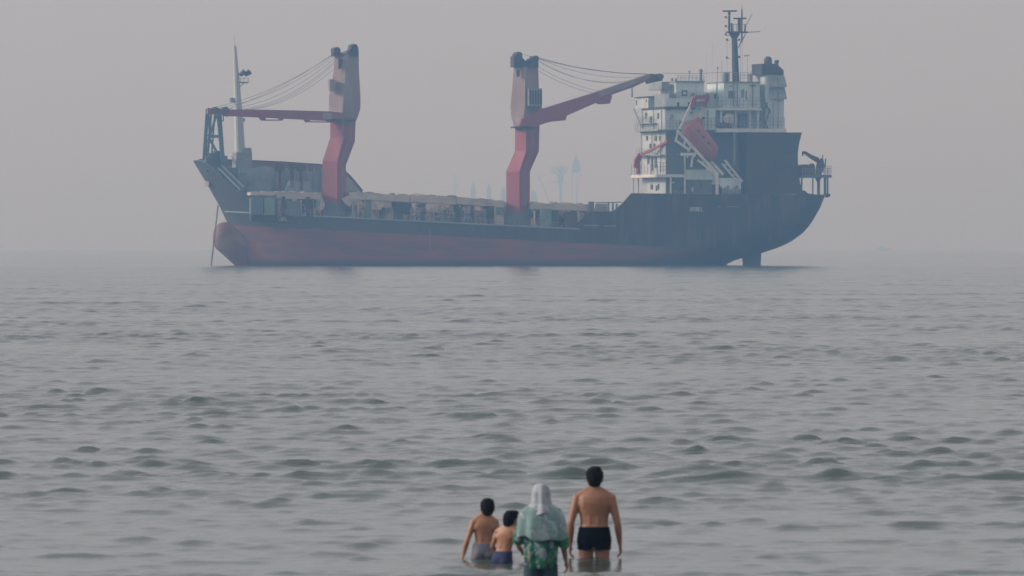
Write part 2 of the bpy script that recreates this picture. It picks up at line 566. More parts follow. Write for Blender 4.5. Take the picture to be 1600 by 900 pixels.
def P(px, py, y=0.0):
    """point of the ship's own frame (x aft, z up) seen at that spot of the photo when it lies y to starboard"""
    a = (px - 800) / FPX
    x = (a * SHIP_Y + y * (ST + a * CT)) / (CT - a * ST)
    Yw = SHIP_Y + x * ST + y * CT
    return x, CAM_H + (HOR - py) / FPX * Yw


def P3(px, py, y=0.0):
    x, z = P(px, py, y)
    return (x, y, z)


def prism_px(b, pts, y0, y1):
    return b.prism([P(px, py, y0) for px, py in pts], y0, y1)


def box_px(b, a0, b0, a1, b1, y0, y1):
    """px rectangle (a0,b0)-(a1,b1) seen on plane y0, pushed back to y1"""
    x0, z1 = P(a0, b0, y0)
    x1, z0 = P(a1, b1, y0)
    return b.box(x0, x1, y0, y1, z0, z1)


ship = empty('cargo_ship', (0, SHIP_Y, 0), TH)
tag(ship, 'black and red heavy lift cargo ship with two red deck cranes anchored offshore', 'cargo ship')

# ---- hull form
STEM = [(302, 252), (322, 285), (343, 322), (356, 350), (363, 380), (369, 414), (373, 440)]
STERN = [(1297, 304), (1292, 315), (1288, 326), (1276, 348), (1265, 363), (1248, 376), (1231, 385), (1213, 391.5), (1195, 397), (1176, 402), (1161, 406), (1149, 409), (1144, 415), (1140, 440)]
stem_xz = sorted([P(px, py, 0) for px, py in STEM], key=lambda p: p[1])
stern_xz = sorted([P(px - 1, py, -4.5) for px, py in STERN], key=lambda p: p[1])


def interp(tab, z):
    return float(np.interp(z, [t[1] for t in tab], [t[0] for t in tab]))


def x_stem(z): return interp(stem_xz, z)
def x_stern(z): return interp(stern_xz, z)


def half_beam(x, z):
    ds, dr = x - x_stem(z), x_stern(z) - x
    Le = float(np.interp(z, [-3, 0, 8, 18], [34, 32, 26, 20]))
    Lr = float(np.interp(z, [-3, 1, 4, 8, 12], [30, 26, 20, 10, 7]))
    t = min(max(ds / Le, 0), 1)
    f = (1 - (1 - t) ** 2.0) ** 0.8
    t2 = min(max(dr / Lr, 0), 1)
    g = (1 - (1 - t2) ** 2.2) ** 0.55
    return max(BEAM / 2 * f * g, 0.02)


HB = BEAM / 2
port_top = [(302, 252, 0), (312, 251, -1), (328, 258, -3), (350, 276, -6), (378, 299, -8.5), (402, 316, -HB), (430, 334, -HB), (500, 338, -HB), (600, 343, -HB),
            (700, 348, -HB), (800, 353, -HB), (890, 357, -HB), (908, 343, -HB), (924, 331, -HB), (958, 330, -HB), (972, 318, -HB), (986, 302, -HB),
            (1100, 303, -HB), (1200, 303, -HB), (1270, 304, -HB), (1297, 304, -4.5)]
main_deck = [(378, 331.5, -HB), (430, 334, -HB), (890, 357, -HB)]
stbd_top = [(302, 252, 0), (318, 250, 1.5), (345, 250, 4), (400, 252, 8.5), (440, 254, HB), (500, 258, HB), (538, 268, HB), (547, 276, HB), (566, 299, HB)]


def to_u(x, z): return (x - x_stem(z)) / (x_stern(z) - x_stem(z))


def top_table(lst):
    out = []
    for px, py, y in lst:
        x, z = P(px, py, y)
        out.append((min(max(to_u(x, z), 0), 1), z))
    out.sort()
    out[0] = (0.0, out[0][1])
    return out


PT = top_table(port_top)
PT[-1] = (1.0, PT[-1][1])
mx0, mz0 = P(430, 334, -HB)
mx1, mz1 = P(890, 357, -HB)


def deck_z(x): return mz0 + (x - mx0) * (mz1 - mz0) / (mx1 - mx0)


STB = top_table(stbd_top)
u_end = STB[-1][0]
_xr = P(1040, 320, HB)
_ur = to_u(*_xr)
STB += [(_ur - 0.02, deck_z(_xr[0]) + 0.2), (_ur, P(1040, 303, HB)[1])]
STB += [(u, z) for u, z in PT if u > _ur + 0.01]
STB.insert(len(stbd_top), (u_end + 0.008, deck_z(P(575, 300, HB)[0])))


def ztop(tab, u): return float(np.interp(u, [t[0] for t in tab], [t[1] for t in tab]))


us = sorted(set([round(t[0], 5) for t in PT] + [round(t[0], 5) for t in STB] +
                list(np.round(0.5 - 0.5 * np.cos(np.linspace(0, math.pi, 110)), 5))))
NV = 22
ZB = -3.0


def shell_point(u, v, side, tab, inset=0.0):
    zt = ztop(tab, u)
    z = ZB + v * (zt - ZB)
    x = x_stem(z) + u * (x_stern(z) - x_stem(z))
    return (x, side * max(half_beam(x, z) - inset, 0.01), z)


hb = MB()
for side, tab in ((-1, PT), (1, STB)):
    g = [[shell_point(u, k / NV, side, tab) for k in range(NV + 1)] for u in us]
    vs = [p for col in g for p in col]
    fs = []
    for i in range(len(us) - 1):
        for k in range(NV):
            a = i * (NV + 1) + k
            fs.append((a, a + NV + 1, a + NV + 2, a + 1))
    hb.add(vs, fs)
# deck plating closing the hull, just under its lower edge
dv, df = [], []
for u in us:
    z = min(ztop(PT, u), ztop(STB, u)) - 0.25
    x = x_stem(z) + u * (x_stern(z) - x_stem(z))
    b_ = max(half_beam(x, z) - 0.02, 0.01)
    dv += [(x, -b_, z), (x, b_, z)]
for i in range(len(us) - 1):
    df.append((2 * i, 2 * i + 2, 2 * i + 3, 2 * i + 1))
hb.add(dv, df)
HULL = hull_material()
hull = hb.build('hull', HULL, ship, smooth=True)
hull.data.set_sharp_from_angle(angle=R(35))

# inside of the raised starboard bulwark, with stiffeners and a rusty cap rail
ib = MB()
usb = [u for u in us if 0.012 < u < u_end + 0.002]
cols = []
for u in usb:
    zt = ztop(STB, u)
    zlo = min(ztop(PT, u) - 0.2, zt - 0.05)
    col = []
    for k in range(9):
        z = zlo + (zt - 0.03 - zlo) * k / 8
        x = x_stem(z) + u * (x_stern(z) - x_stem(z))
        col.append((x, half_beam(x, z) - 0.22, z))
    cols.append(col)
ib.add([p for c in cols for p in c], [(i * 9 + k, i * 9 + k + 1, i * 9 + k + 10, i * 9 + k + 9) for i in range(len(cols) - 1) for k in range(8)])
bulwark = ib.build('forecastle_bulwark', M['bulwark'], ship)
b = MB()
for px in range(360, 536, 11):
    zt = P(px, 262, HB - 1)[1]
    zb = P(px, 300, HB - 1)[1]
    x = P(px, 262, HB - 1)[0]
    hbm = min(half_beam(x, zt), half_beam(x, zb)) - 0.35
    if hbm < 1.5:
        continue
    b.box(x - 0.06, x + 0.06, hbm - 0.5, hbm, zb, zt)
b.build('stiffener', M['bulwark'], bulwark)
cap = MB()
prev = None
for u in usb:
    p = Vector(shell_point(u, 1.0, 1, STB))
    if prev is not None and (p - prev).length > 0.02:
        cap.bar(prev + Vector((0, -0.1, 0.1)), p + Vector((0, -0.1, 0.1)), 0.45, 0.28)
    prev = p
cap.build('cap_rail', M['rust'], bulwark)
rb = MB()
cc = []
for u in usb[2:]:
    zt = ztop(STB, u)
    drop = 1.15 + 0.35 * math.sin(u * 140)
    col = []
    for z in (zt - 0.05, max(zt - drop, ztop(PT, u))):
        x = x_stem(z) + u * (x_stern(z) - x_stem(z))
        col.append((x, half_beam(x, z) - 0.27, z))
    cc.append(col)
rb.add([p for c in cc for p in c], [(2 * i, 2 * i + 1, 2 * i + 3, 2 * i + 2) for i in range(len(cc) - 1)])
rb.build('rusty_plating', M['rust_light'], bulwark)

# forecastle house, lockers and clutter in front of the bulwark
b = MB()
prism_px(b, [(384, 299), (392, 284), (418, 284), (424, 299)], 2.5, 5.5)
fh = b.build('deck_locker', M['grey_paint'], ship)
b = MB()
prism_px(b, [(448, 299), (456, 283), (482, 283), (490, 299)], 3.5, 6.5)
b.build('deck_locker', M['grey_paint'], ship)
b = MB()
box_px(b, 348, 262, 372, 300, -0.5, 4.0)
box_px(b, 372, 270, 384, 300, -2.5, 3.0)
b.build('windlass_house', M['blue_grey'], ship)
for px, py, r in ((436, 262, 0.7), (456, 260, 0.55), (470, 262, 0.6)):
    b = MB()
    x, z = P(px, py, 4)
    b.tube((x, 3.4, z), (x, 4.6, z), r, r, 14)
    b.tube((x, 3.2, z), (x, 3.4, z), r * 1.4, r * 1.4, 14)
    b.tube((x, 4.6, z), (x, 4.8, z), r * 1.4, r * 1.4, 14)
    b.box(x - 0.3, x + 0.3, 3.5, 4.5, z - 4.4, z)
    b.build('mooring_winch', M['rust'], ship)
# sloping ladder down the cut away port bow
b = MB()
a0, a1 = P3(341, 262, -3.6), P3(376, 297, -8.0)
b.bar(a0, a1, 0.18, 0.3)
o_ = Vector((0.75, 0.2, 0.55))
b.bar(Vector(a0) + o_, Vector(a1) + o_, 0.18, 0.3)
for k in range(15):
    p = Vector(a0).lerp(Vector(a1), (k + 0.5) / 15)
    b.bar(p, p + o_, 0.1, 0.1)
b.build('bow_ladder', M['blue_grey'], ship)
b = MB()
prev = None
for i, u in enumerate(np.linspace(0.001, 0.14, 40)):
    zt = ztop(PT, u)
    p = Vector(shell_point(u, 1.0, -1, PT)) + Vector((0, 0.1, 0.08))
    if prev is not None:
        b.bar(prev, p, 0.3, 0.24)
    prev = p
b.build('port_bow_cap_rail', M['blue_grey'], ship)
b = MB()
x, z = P(329, 287, -2.4)
b.tube((x - 0.4, -half_beam(x, z) - 0.35, z), (x + 0.4, -half_beam(x, z) + 0.3, z), 0.55, 0.55, 14)
b.build('hawse_pipe', M['strake'], ship)

# rubbing strake at main deck level
b = MB()
prev = None
for px in list(np.linspace(352, 430, 14)) + list(np.linspace(440, 905, 40)):
    py = 330.5 + (px - 352) * (357 - 330.5) / (890 - 352)
    y = -HB
    for _ in range(6):
        x, z = P(px, py, y)
        y = -half_beam(x, z) - 0.06
    p = Vector((x, y, z))
    if prev is not None:
        b.bar(prev, p, 0.16, 0.30)
    prev = p
b.build('rubbing_strake', M['bulwark'], ship)

# bulb, rudder
b = MB()
top_l = [(333.2, 369), (334, 362), (336.5, 355), (341, 350), (348, 347), (358, 347), (372, 351), (388, 358)]
bot_l = [(333.2, 370), (333.6, 377), (334.5, 382), (338, 389), (346, 396), (357, 406), (370, 418), (384, 428)]
rings = []
for i in range(25):
    t = i / 24
    px = 333.2 + 50 * t ** 1.6
    zt = P(px, float(np.interp(px, [q[0] for q in top_l], [q[1] for q in top_l])), 0)[1]
    zb_ = P(px, float(np.interp(px, [q[0] for q in bot_l], [q[1] for q in bot_l])), 0)[1]
    x = P(px, 380, 0)[0]
    w = 2.3 * (1 - (1 - min(t * 1.25, 1)) ** 2) ** 0.5 + 0.05
    rings.append([(x, w * math.cos(2 * math.pi * j / 20), (zt + zb_) / 2 + (zt - zb_) / 2 * math.sin(2 * math.pi * j / 20)) for j in range(20)])
b.rings(rings)
b.build('bulbous_bow', M['bulb'], ship, smooth=True)
b = MB()
prism_px(b, [(1161, 398), (1190, 392), (1188.5, 424), (1163, 424)], -0.45, 0.45)
b.build('rudder', M['dark_paint'], ship, bevel=0.1)
# anchor chain
b = MB()
ca, cb = Vector(P3(341, 320, -1.5)), Vector(P3(329.5, 412, -2.5))
cb.z = -0.6
nlink = 46
for k in range(nlink):
    p, q = ca.lerp(cb, k / nlink), ca.lerp(cb, (k + 1.25) / nlink)
    off = Vector((0.10, 0, 0)) if k % 2 else Vector((0, 0.10, 0))
    b.tube(p + off, q + off, 0.07, 0.07, 5)
    b.tube(p - off, q - off, 0.07, 0.07, 5)
b.build('anchor_chain', M['cable'], ship)

# lettering and draught marks on the port side
xx, zz = P(1077.5, 330.5, -HB)
fc = bpy.data.curves.new('name_lettering', 'FONT')
fc.body = "NYAR L"
fc.size = 1.35
fc.extrude = 0.02
fc.space_character = 0.95
fo = bpy.data.objects.new('name_lettering', fc)
COL.objects.link(fo)
_me = bpy.data.meshes.new_from_object(fo.evaluated_get(bpy.context.evaluated_depsgraph_get()))
bpy.data.objects.remove(fo)
fo = bpy.data.objects.new('name_lettering', _me)
COL.objects.link(fo)
fo.data.materials.clear()
fo.location = (xx, -HB - 0.05, zz)
fo.rotation_euler = (math.pi / 2, 0, 0)
fo.scale = (0.62, 1, 1)
fo.data.materials.append(M['letter'])
fo.parent = ship
for px0, px1 in ((1121, 1126), (1136, 1152)):
    b = MB()
    box_px(b, px0, 322, px1, 323.6, -HB - 0.04, -HB + 0.02)
    b.build('faded_lettering', M['mark'], ship)
for k in range(9):
    b = MB()
    box_px(b, 671, 358 + k * 4.6, 673, 361 + k * 4.6, -HB - 0.04, -HB + 0.02)
    b.build('draught_mark', M['mark'], ship)
b = MB()
x, z = P(660, 371, -HB)
for k in range(14):
    a0, a1 = R(40 + k * 20), R(60 + k * 20)
    b.bar((x + 0.5 * math.cos(a0), -HB - 0.02, z + 0.5 * math.sin(a0)), (x + 0.5 * math.cos(a1), -HB - 0.02, z + 0.5 * math.sin(a1)), 0.06, 0.14)
b.bar((x + 0.5, -HB - 0.02, z), (x + 1.0, -HB - 0.02, z - 0.2), 0.06, 0.14)
b.build('tug_mark', M['mark'], ship)

# ---- hatch coamings and covers between the bow and the house
YC = -7.2
xs0 = 378
segs = [(392, 431, 300, 'cover'), (432, 502, 300, 'cover'), (546, 640, 303.5, 'cover'), (641, 712, 303.5, 'cover'), (713, 788, 308.5, 'cover'), (829, 924, 316, 'cover')]


def cover_top(px): return float(np.interp(px, [378, 560, 640, 700, 770, 830, 925], [300, 301, 305, 308, 312, 317, 319]))


coaming_tops = []
for a0, a1, _, _ in segs:
    b = MB()
    pts = []
    n = max(4, int((a1 - a0) / 5))
    for i in range(n + 1):
        px = a0 + (a1 - a0) * i / n
        pts.append((px, cover_top(px) + (random.uniform(-1.6, 1.3) if 0 < i < n else 0)))
    pts += [(a1, cover_top(a1) + (11 if a0 > 400 else 5)), (a0, cover_top(a0) + (10 if a0 > 400 else 5))]
    prism_px(b, pts, YC - 0.8, 6.5 if a0 > 400 else -4.5)
    b.build('hatch_cover', M['cover'], ship)
    b = MB()
    pts = [(a0 + 1, cover_top(a0) + 10), (a1 - 1, cover_top(a1) + 11), (a1 - 1, cover_top(a1) + 45), (a0 + 1, cover_top(a0) + 45)]
    prism_px(b, pts, YC, 6.0 if a0 > 400 else -5.0)
    co = b.build('hatch_coaming', M['cargo'] if a0 > 400 else M['dark_paint'], ship)
    px = a0 + 4 if a0 > 400 else a1
    while px < a1 - 3:
        b = MB()
        x, z1 = P(px, cover_top(px) + 12, YC)
        z0 = deck_z(x) - 0.4
        w = random.choice([0.12, 0.16, 0.25, 0.4])
        y1 = YC - random.uniform(0.5, 1.2)
        b.prism([(x - w, z0), (x + w, z0), (x + w, z1), (x - w, z1)], y1, YC)
        b.build('coaming_stay', random.choice([M['dark_paint'], M['cargo'], M['cargo'], M['strake'], M['beige']]), co)
        px += random.uniform(7, 24)
    # ledge along the coaming
    b = MB()
    prism_px(b, [(a0 + 2, cover_top(a0) + 19), (a1 - 2, cover_top(a1) + 19.5), (a1 - 2, cover_top(a1) + 21), (a0 + 2, cover_top(a0) + 20.5)], YC - 0.6, YC)
    b.build('coaming_ledge', M['strake'], co)

for px, w, py0 in ((432, 3, 309), (444, 4, 307), (482, 5, 308), (488, 3, 316), (577, 7, 312), (624, 12, 315), (716, 8, 324), (768, 8, 322), (868, 9, 329), (925, 7, 315), (600, 3, 325), (662, 4, 328), (738, 4, 330)):
    b = MB()
    x0, z1 = P(px - w / 2, py0, -9)
    x1, _ = P(px + w / 2, py0, -9)
    b.box(x0, x1, -9.0, -7.9, deck_z(x0) - 0.4, z1)
    b.build('deck_post', M['blue_grey'] if px % 2 else M['dark_paint'], ship)
for px0, px1, py0, py1, m in ((413, 431, 309, 333, 'green'), (844, 862, 326, 354, 'green'), (857, 861, 350, 357, 'yellow'), (392, 411, 309, 333, 'blue_grey'),
                              (448, 470, 314, 336, 'blue_grey'), (882, 902, 331, 345, 'rust')):
    b = MB()
    x0, z1 = P(px0, py0, -8.7)
    x1, _ = P(px1, py0, -8.7)
    b.box(x0, x1, -8.7, -7.3, deck_z(x0) - 0.4 if py1 > 332 else P(px0, py1, -8.7)[1], z1)
    b.build('deck_locker', M[m], ship, bevel=0.05)
# lashing frames and pipework amidships
for a0, a1, t in ((642, 690, 329), (694, 712, 333), (726, 758, 332)):
    b = MB()
    y = -8.6
    for px in np.linspace(a0, a1, 5):
        x, z1 = P(px, t - 3, y)
        b.box(x - 0.12, x + 0.12, y, y + 0.3, deck_z(x) - 0.3, z1)
    p, q = P3(a0, t, y), P3(a1, t + (a1 - a0) * 0.045, y)
    b.bar(p, q, 0.25, 0.3)
    b.bar(Vector(p) - Vector((0, 0, 1.0)), Vector(q) - Vector((0, 0, 1.0)), 0.2, 0.2)
    b.build('lashing_frame', M['strake'], ship)
for a0, a1 in ((502, 552), (788, 834)):
    b = MB()
    prism_px(b, [(a0 - 8, cover_top(a0) + 2), (a1 + 4, cover_top(a1) + 1), (a1 + 4, cover_top(a1) + 44), (a0 - 8, cover_top(a0) + 44)], -4.2, 5.5)
    b.build('crane_deckhouse', M['cover'], ship)
# cargo lumps, pale patches of torn covers hanging over the coaming
for k in range(90):
    px = random.uniform(440, 912)
    if 500 < px < 548 or 785 < px < 832:
        continue
    x, z = P(px, cover_top(px) + random.uniform(10, 26), YC - 0.5)
    b = MB()
    w, h = random.uniform(0.5, 2.4), random.uniform(0.4, 1.7)
    ring = []
    for i in range(7):
        a = 2 * math.pi * i / 7
        ring.append((x + w * math.cos(a) * random.uniform(0.6, 1.1), z + h * math.sin(a) * random.uniform(0.6, 1.1)))
    b.prism(ring, YC - random.uniform(0.3, 0.7), YC + 0.1)
    b.build('torn_cover', random.choice([M['cover'], M['cargo'], M['beige'], M['beige'], M['rust'], M['dark_paint'], M['green']]), ship)
# odds and ends heaped along the covers
for k in range(44):
    px = random.uniform(548, 922)
    if 785 < px < 832:
        continue
    y = random.uniform(YC - 0.5, 4)
    x, z = P(px, cover_top(px) + 0.6, YC - 0.8)
    b = MB()
    w, h = random.uniform(0.4, 2.2), random.uniform(0.12, 0.55)
    b.prism([(x - w, z - 0.4), (x - w * 0.8, z + h * 0.6), (x - w * 0.2, z + h), (x + w * 0.5, z + h * 0.8), (x + w, z - 0.4)], y, y + random.uniform(0.6, 2.0))
    b.build('cover_bundle', random.choice([M['cover'], M['strake'], M['rust_light'], M['beige']]), ship)
# handrail along the port deck edge
b = MB()
x0, x1 = P(440, 334, -9.5)[0], P(885, 357, -9.5)[0]
n = 60
for i in range(n + 1):
    x = x0 + (x1 - x0) * i / n
    if i % 11 in (3, 4):
        continue
    b.box(x - 0.03, x + 0.03, -9.55, -9.49, deck_z(x) - 0.3, deck_z(x) + 1.05)
for h in (0.55, 1.05):
    b.bar((x0, -9.52, deck_z(x0) + h), (x1, -9.52, deck_z(x1) + h), 0.05, 0.05)
b.build('deck_railing', M['strake'], ship)


# ---- the two cranes
def tower(name, left, ridge, right, yc, material, parent, bevel=0.0):
    """three visible edges of a square tower given as px chains (same rows); the hidden edge closes the square"""
    b = MB()
    rings = []
    for (lx, ly), (mx_, my), (rx_, ry) in zip(left, ridge, right):
        y_m = yc - 1.6
        y_l = yc + 0.6
        y_r = yc + 0.2
        L, Mi, Rr = Vector(P3(lx, ly, y_l)), Vector(P3(mx_, my, y_m)), Vector(P3(rx_, ry, y_r))
        B = L + Rr - Mi
        rings.append([L, Mi, Rr, B])
    b.rings(rings)
    return b.build(name, material, parent, bevel=bevel)


def dense(chain, n=1):
    return chain


c1 = tower('crane_foundation', [(502, 318), (502, 342)], [(527, 318), (527, 342)], [(545, 318), (545, 342)], -6.2, M['blue_grey'], ship)
# crane by the bow
crane1 = tower('deck_crane', [(516, 183), (516, 215), (504, 252), (504, 320)], [(538, 183), (537, 215), (527, 252), (527, 320)],
               [(556, 183), (554.5, 221), (540.5, 258), (540.5, 320)], -6.2, M['crane_red'], ship)
tower('crane_house', [(523, 86), (521.5, 112), (514, 152), (514, 172), (518, 185)], [(541, 86), (540, 112), (537, 152), (535, 174), (532, 186)],
      [(560.5, 78), (561, 112), (563.5, 155), (563, 170), (558, 186)], -6.2, M['house_red'], crane1)
b = MB()
prism_px(b, [(522, 88), (522, 79), (530, 77), (533, 83), (541, 85), (546, 79), (551, 73), (556, 70), (560, 74), (560.5, 88)], -7.4, -4.8)
b.build('crane_head', M['dark_paint'], crane1)
for px, py in ((526, 79), (553, 74)):
    b = MB()
    x, z = P(px, py, -7)
    b.tube((x, -7.6, z), (x, -4.7, z), 0.7, 0.7, 14)
    b.build('sheave', M['dark_paint'], crane1)
b = MB()
box_px(b, 515.5, 124, 524, 142, -8.0, -6.2)
b.build('crane_cab', M['house_red'], crane1)
b = MB()
prism_px(b, [(529, 92), (536, 92), (535, 106), (529, 108)], -7.75, -7.3)
b.build('access_hatch', M['dark_paint'], crane1)
b = MB()
prism_px(b, [(352, 171), (420, 171.5), (516, 174), (534, 176), (534, 187), (516, 189), (420, 184), (352, 181)], -8.0, -6.2)
jib1 = b.build('jib', M['crane_red'], crane1)
for pts in ([(406, 183), (445, 184), (441, 188.5), (411, 188.5)], [(475, 185), (518, 187), (517, 191.5), (480, 191)]):
    b = MB()
    (ax, ay), (bx_, by), (cx_, cy), (dx_, dy_) = pts
    prism_px(b, [(ax, ay), (ax + 8, ay), (dx_ + 6, dy_), (dx_, dy_)], -7.9, -6.3)
    prism_px(b, [(bx_ - 6, by), (bx_, by), (cx_, cy), (cx_ - 5, cy)], -7.9, -6.3)
    prism_px(b, [(dx_ + 6, dy_ - 1.6), (cx_ - 5, cy - 1.6), (cx_ - 5, cy), (dx_ + 6, dy_)], -7.9, -6.3)
    b.build('jib_bracket', M['crane_red'], crane1)
b = MB()
box_px(b, 505, 176, 519, 186, -8.15, -6.1)
b.build('jib_hinge', M['house_red'], crane1)
b = MB()
prism_px(b, [(325, 170), (340, 169), (356, 171), (356, 180.5), (340, 179), (325, 178)], -7.7, -6.5)
b.build('jib_head', M['crane_red'], crane1)
for px in (335, 351):
    b = MB()
    x, z = P(px, 173, -7)
    b.tube((x, -8.1, z), (x, -6.1, z), 0.75, 0.75, 16)
    b.build('sheave', M['rust'], crane1)


def cable_line(p, q, sag, parent, r=0.036):
    b = MB()
    p, q = Vector(p), Vector(q)
    pts = []
    for i in range(15):
        t = i / 14
        v = p.lerp(q, t)
        v.z -= sag * 4 * t * (1 - t)
        pts.append(v)
    b.path(pts, r, 5)
    return b.build('cable', M['cable'], parent)


for (ax, ay), (bx_, by), sag in (((524, 83), (338, 167), 1.4), ((524, 86), (340, 169), 1.8), ((523, 91), (342, 171), 2.4), ((523, 96), (344, 171), 2.9),
                                 ((522, 108), (352, 172), 2.6), ((524, 82), (354, 171), 1.0), ((522, 100), (372, 172), 2.2)):
    cable_line(P3(ax, ay, -6.8), P3(bx_, by, -7.2), sag, crane1)
b = MB()
b.path([P3(349, 180, -7), P3(349, 189, -7), P3(345, 189, -7)], 0.12, 6)
b.build('hook', M['dark_paint'], crane1)

def crane_fittings(parent, face_px, ring, y):
    b = MB()
    prism_px(b, ring, y - 1.9, y + 1.2)
    b.build('slewing_ring', M['dark_paint'], parent)
    b = MB()
    pts = [Vector(P3(px, py, y - 1.35)) for px, py in face_px]
    for p, q in zip(pts[:-1], pts[1:]):
        for o in (-0.25, 0.25):
            b.bar(p + Vector((o, 0, 0)), q + Vector((o, 0, 0)), 0.07, 0.07)
        n = int((q - p).length / 0.6)
        for k in range(n):
            v = p.lerp(q, (k + 0.5) / n)
            b.bar(v - Vector((0.25, 0, 0)), v + Vector((0.25, 0, 0)), 0.06, 0.06)
    b.build('crane_ladder', M['grey_paint'], parent)


crane_fittings(crane1, [(548, 190), (546.5, 219), (533, 256), (533, 318)], [(516, 185.5), (557, 185.5), (557, 188.5), (516, 188.5)], -6.2)

# jib rest standing on the bow
b = MB()
yy = -2.5
for p, q, w in (((323.5, 170), (318, 250), 0.5), ((325, 170), (328, 214), 0.35), ((330, 176), (324, 250), 0.4), ((341, 177), (347.5, 252), 0.65), ((338, 180), (325, 222), 0.4),
                ((345, 180), (350, 252), 0.3), ((326, 214), (343, 214), 0.35), ((327, 216), (340, 240), 0.45), ((336, 172), (330, 252), 0.3), ((324, 170), (356, 181), 0.5)):
    b.bar(P3(*p, yy), P3(*q, yy), w, w)
for p, q, w in (((324, 172), (321, 252), 0.4), ((343, 180), (350, 254), 0.45), ((324, 212), (346, 212), 0.3)):
    b.bar(P3(*p, yy + 2.2), P3(*q, yy + 2.2), w, w)
b.bar(P3(326, 178, yy), P3(322, 178, yy + 2.2), 0.3, 0.3)
b.bar(P3(343, 178, yy), P3(341, 178, yy + 2.2), 0.3, 0.3)
b.build('jib_rest', M['blue_grey'], ship)
b = MB()
for px, py, w, h in ((333, 246, 1.0, 1.5), (340, 244, 0.9, 1.8), (326, 249, 0.8, 1.0), (346, 249, 1.1, 1.2)):
    x, z = P(px, py, -1)
    b.box(x - w, x + w, -1.9, 0.4, z - 2.6, z + h * 0.6)
b.build('anchor_windlass', M['blue_grey'], ship, bevel=0.12)

# foremast
b = MB()
base, mid, tp = P3(375, 247, 1), P3(373, 190, 1), P3(366.8, 72, 1)
b.tube(base, mid, 1.15, 0.95, 14)
b.tube(mid, tp, 0.95, 0.34, 14)
b.tube(tp, P3(366, 52, 1), 0.07, 0.04, 6)
fm = b.build('foremast', M['white'], ship)
b = MB()
b.bar(P3(373, 129, 0.6), P3(388, 129, 0.6), 0.25, 0.3)
b.bar(P3(374, 136, 0.6), P3(382, 130, 0.6), 0.15, 0.15)
for px in (376, 381, 388):
    b.bar(P3(px, 129, 0.0), P3(px, 122, 0.0), 0.09, 0.09)
b.bar(P3(373, 122, 0), P3(389, 122, 0), 0.09, 0.09)
b.bar(P3(371, 116, 0.5), P3(389, 116, 0.5), 0.14, 0.14)
b.build('mast_platform', M['blue_grey'], fm)
for px in (378.5, 386.5):
    b = MB()
    x, z = P(px, 115, 0.3)
    b.tube((x - 0.5, 0.3, z - 0.35), (x + 0.55, 0.3, z + 0.4), 0.35, 0.62, 10)
    b.build('floodlight', M['dark_paint'], fm)
for q in ((360, 153, 366, 160), (379, 185, 383, 190)):
    b = MB()
    box_px(b, *q, 0.6, 1.6)
    b.build('mast_lamp', M['grey_paint'], fm)
b = MB()
for px in (368.5, 371):
    b.bar(P3(px + 3, 240, -0.2), P3(px - 1, 120, 0.35), 0.06, 0.06)
b.build('mast_ladder', M['grey_paint'], fm)
b = MB()
box_px(b, 370, 238, 394, 262, -1.0, 3.0)
box_px(b, 383, 231, 393, 240, -0.5, 1.5)
b.build('mast_house', M['grey_paint'], ship)
b = MB()
for k in range(8):
    b.bar(P3(362 + k * 3.2, 244 + (k % 3) * 3, -1.5), P3(366 + k * 3, 256, -1.5), 0.14, 0.14)
b.build('bow_railing', M['strake'], ship)

# crane amidships
tower('crane_foundation', [(788, 334), (788, 358)], [(812, 334), (812, 358)], [(832, 322), (832, 358)], -6.2, M['blue_grey'], ship)
crane2 = tower('deck_crane', [(805, 196), (804.5, 236), (791, 268), (791, 335)], [(822, 196), (822, 236), (811.5, 268), (811.5, 335)],
               [(843, 196), (842, 236), (828, 268), (828, 330)], -6.2, M['crane_red'], ship)
tower('crane_house', [(803, 103), (801, 130), (797.5, 168), (799, 182), (803, 198)], [(821, 104), (820.5, 130), (820, 168), (818, 184), (816, 198)],
      [(841, 104), (842, 138), (847, 170), (846, 184), (840, 198)], -6.2, M['house_red'], crane2)
b = MB()
prism_px(b, [(803, 105), (803, 88), (807, 87), (810, 81.5), (814, 84), (817, 91), (821, 95), (826, 95), (830, 91), (836, 90), (841, 89), (841.5, 105)], -7.6, -4.8)
b.build('crane_head', M['dark_paint'], crane2)
for px, py in ((810, 86), (836, 92)):
    b = MB()
    x, z = P(px, py, -7)
    b.tube((x, -7.8, z), (x, -4.6, z), 0.65, 0.65, 14)
    b.build('sheave', M['dark_paint'], crane2)
b = MB()
box_px(b, 826, 138, 847, 166, -8.6, -6.4)
cab = b.build('crane_cab', M['grey_paint'], crane2)
b = MB()
for px in (828, 832, 836, 840, 844):
    box_px(b, px, 141, px + 2.4, 163, -8.68, -8.58)
b.build('cab_grille', M['dark_paint'], crane2)
b = MB()
prism_px(b, [(807, 109), (812, 109), (812, 119), (808, 120)], -7.55, -7.0)
b.build('access_hatch', M['dark_paint'], crane2)
b = MB()
prism_px(b, [(812, 196), (815, 186), (846, 171), (935, 143), (1012, 117), (1017, 117), (1016, 124), (990, 136), (956, 148), (940, 157), (885, 181), (845, 195), (836, 198)], -8.2, -6.2)
b.build('jib', M['crane_red'], crane2)
b = MB()
prism_px(b, [(936, 142.3), (1012, 116.3), (1017, 116.3), (1015, 122), (936, 152)], -8.28, -6.1)
b.build('jib_extension', M['house_red'], crane2)
for pts in ([(846, 194), (886, 179), (884, 188), (862, 190)], [(932, 160), (957, 149), (953, 162), (938, 163)]):
    b = MB()
    prism_px(b, pts, -7.9, -6.5)
    b.build('jib_bracket', M['crane_red'], crane2)
b = MB()
prism_px(b, [(1010, 121), (1018, 117), (1030, 115), (1036, 118), (1035, 126), (1020, 129), (1012, 131)], -7.9, -6.5)
b.build('jib_head', M['rust'], crane2)
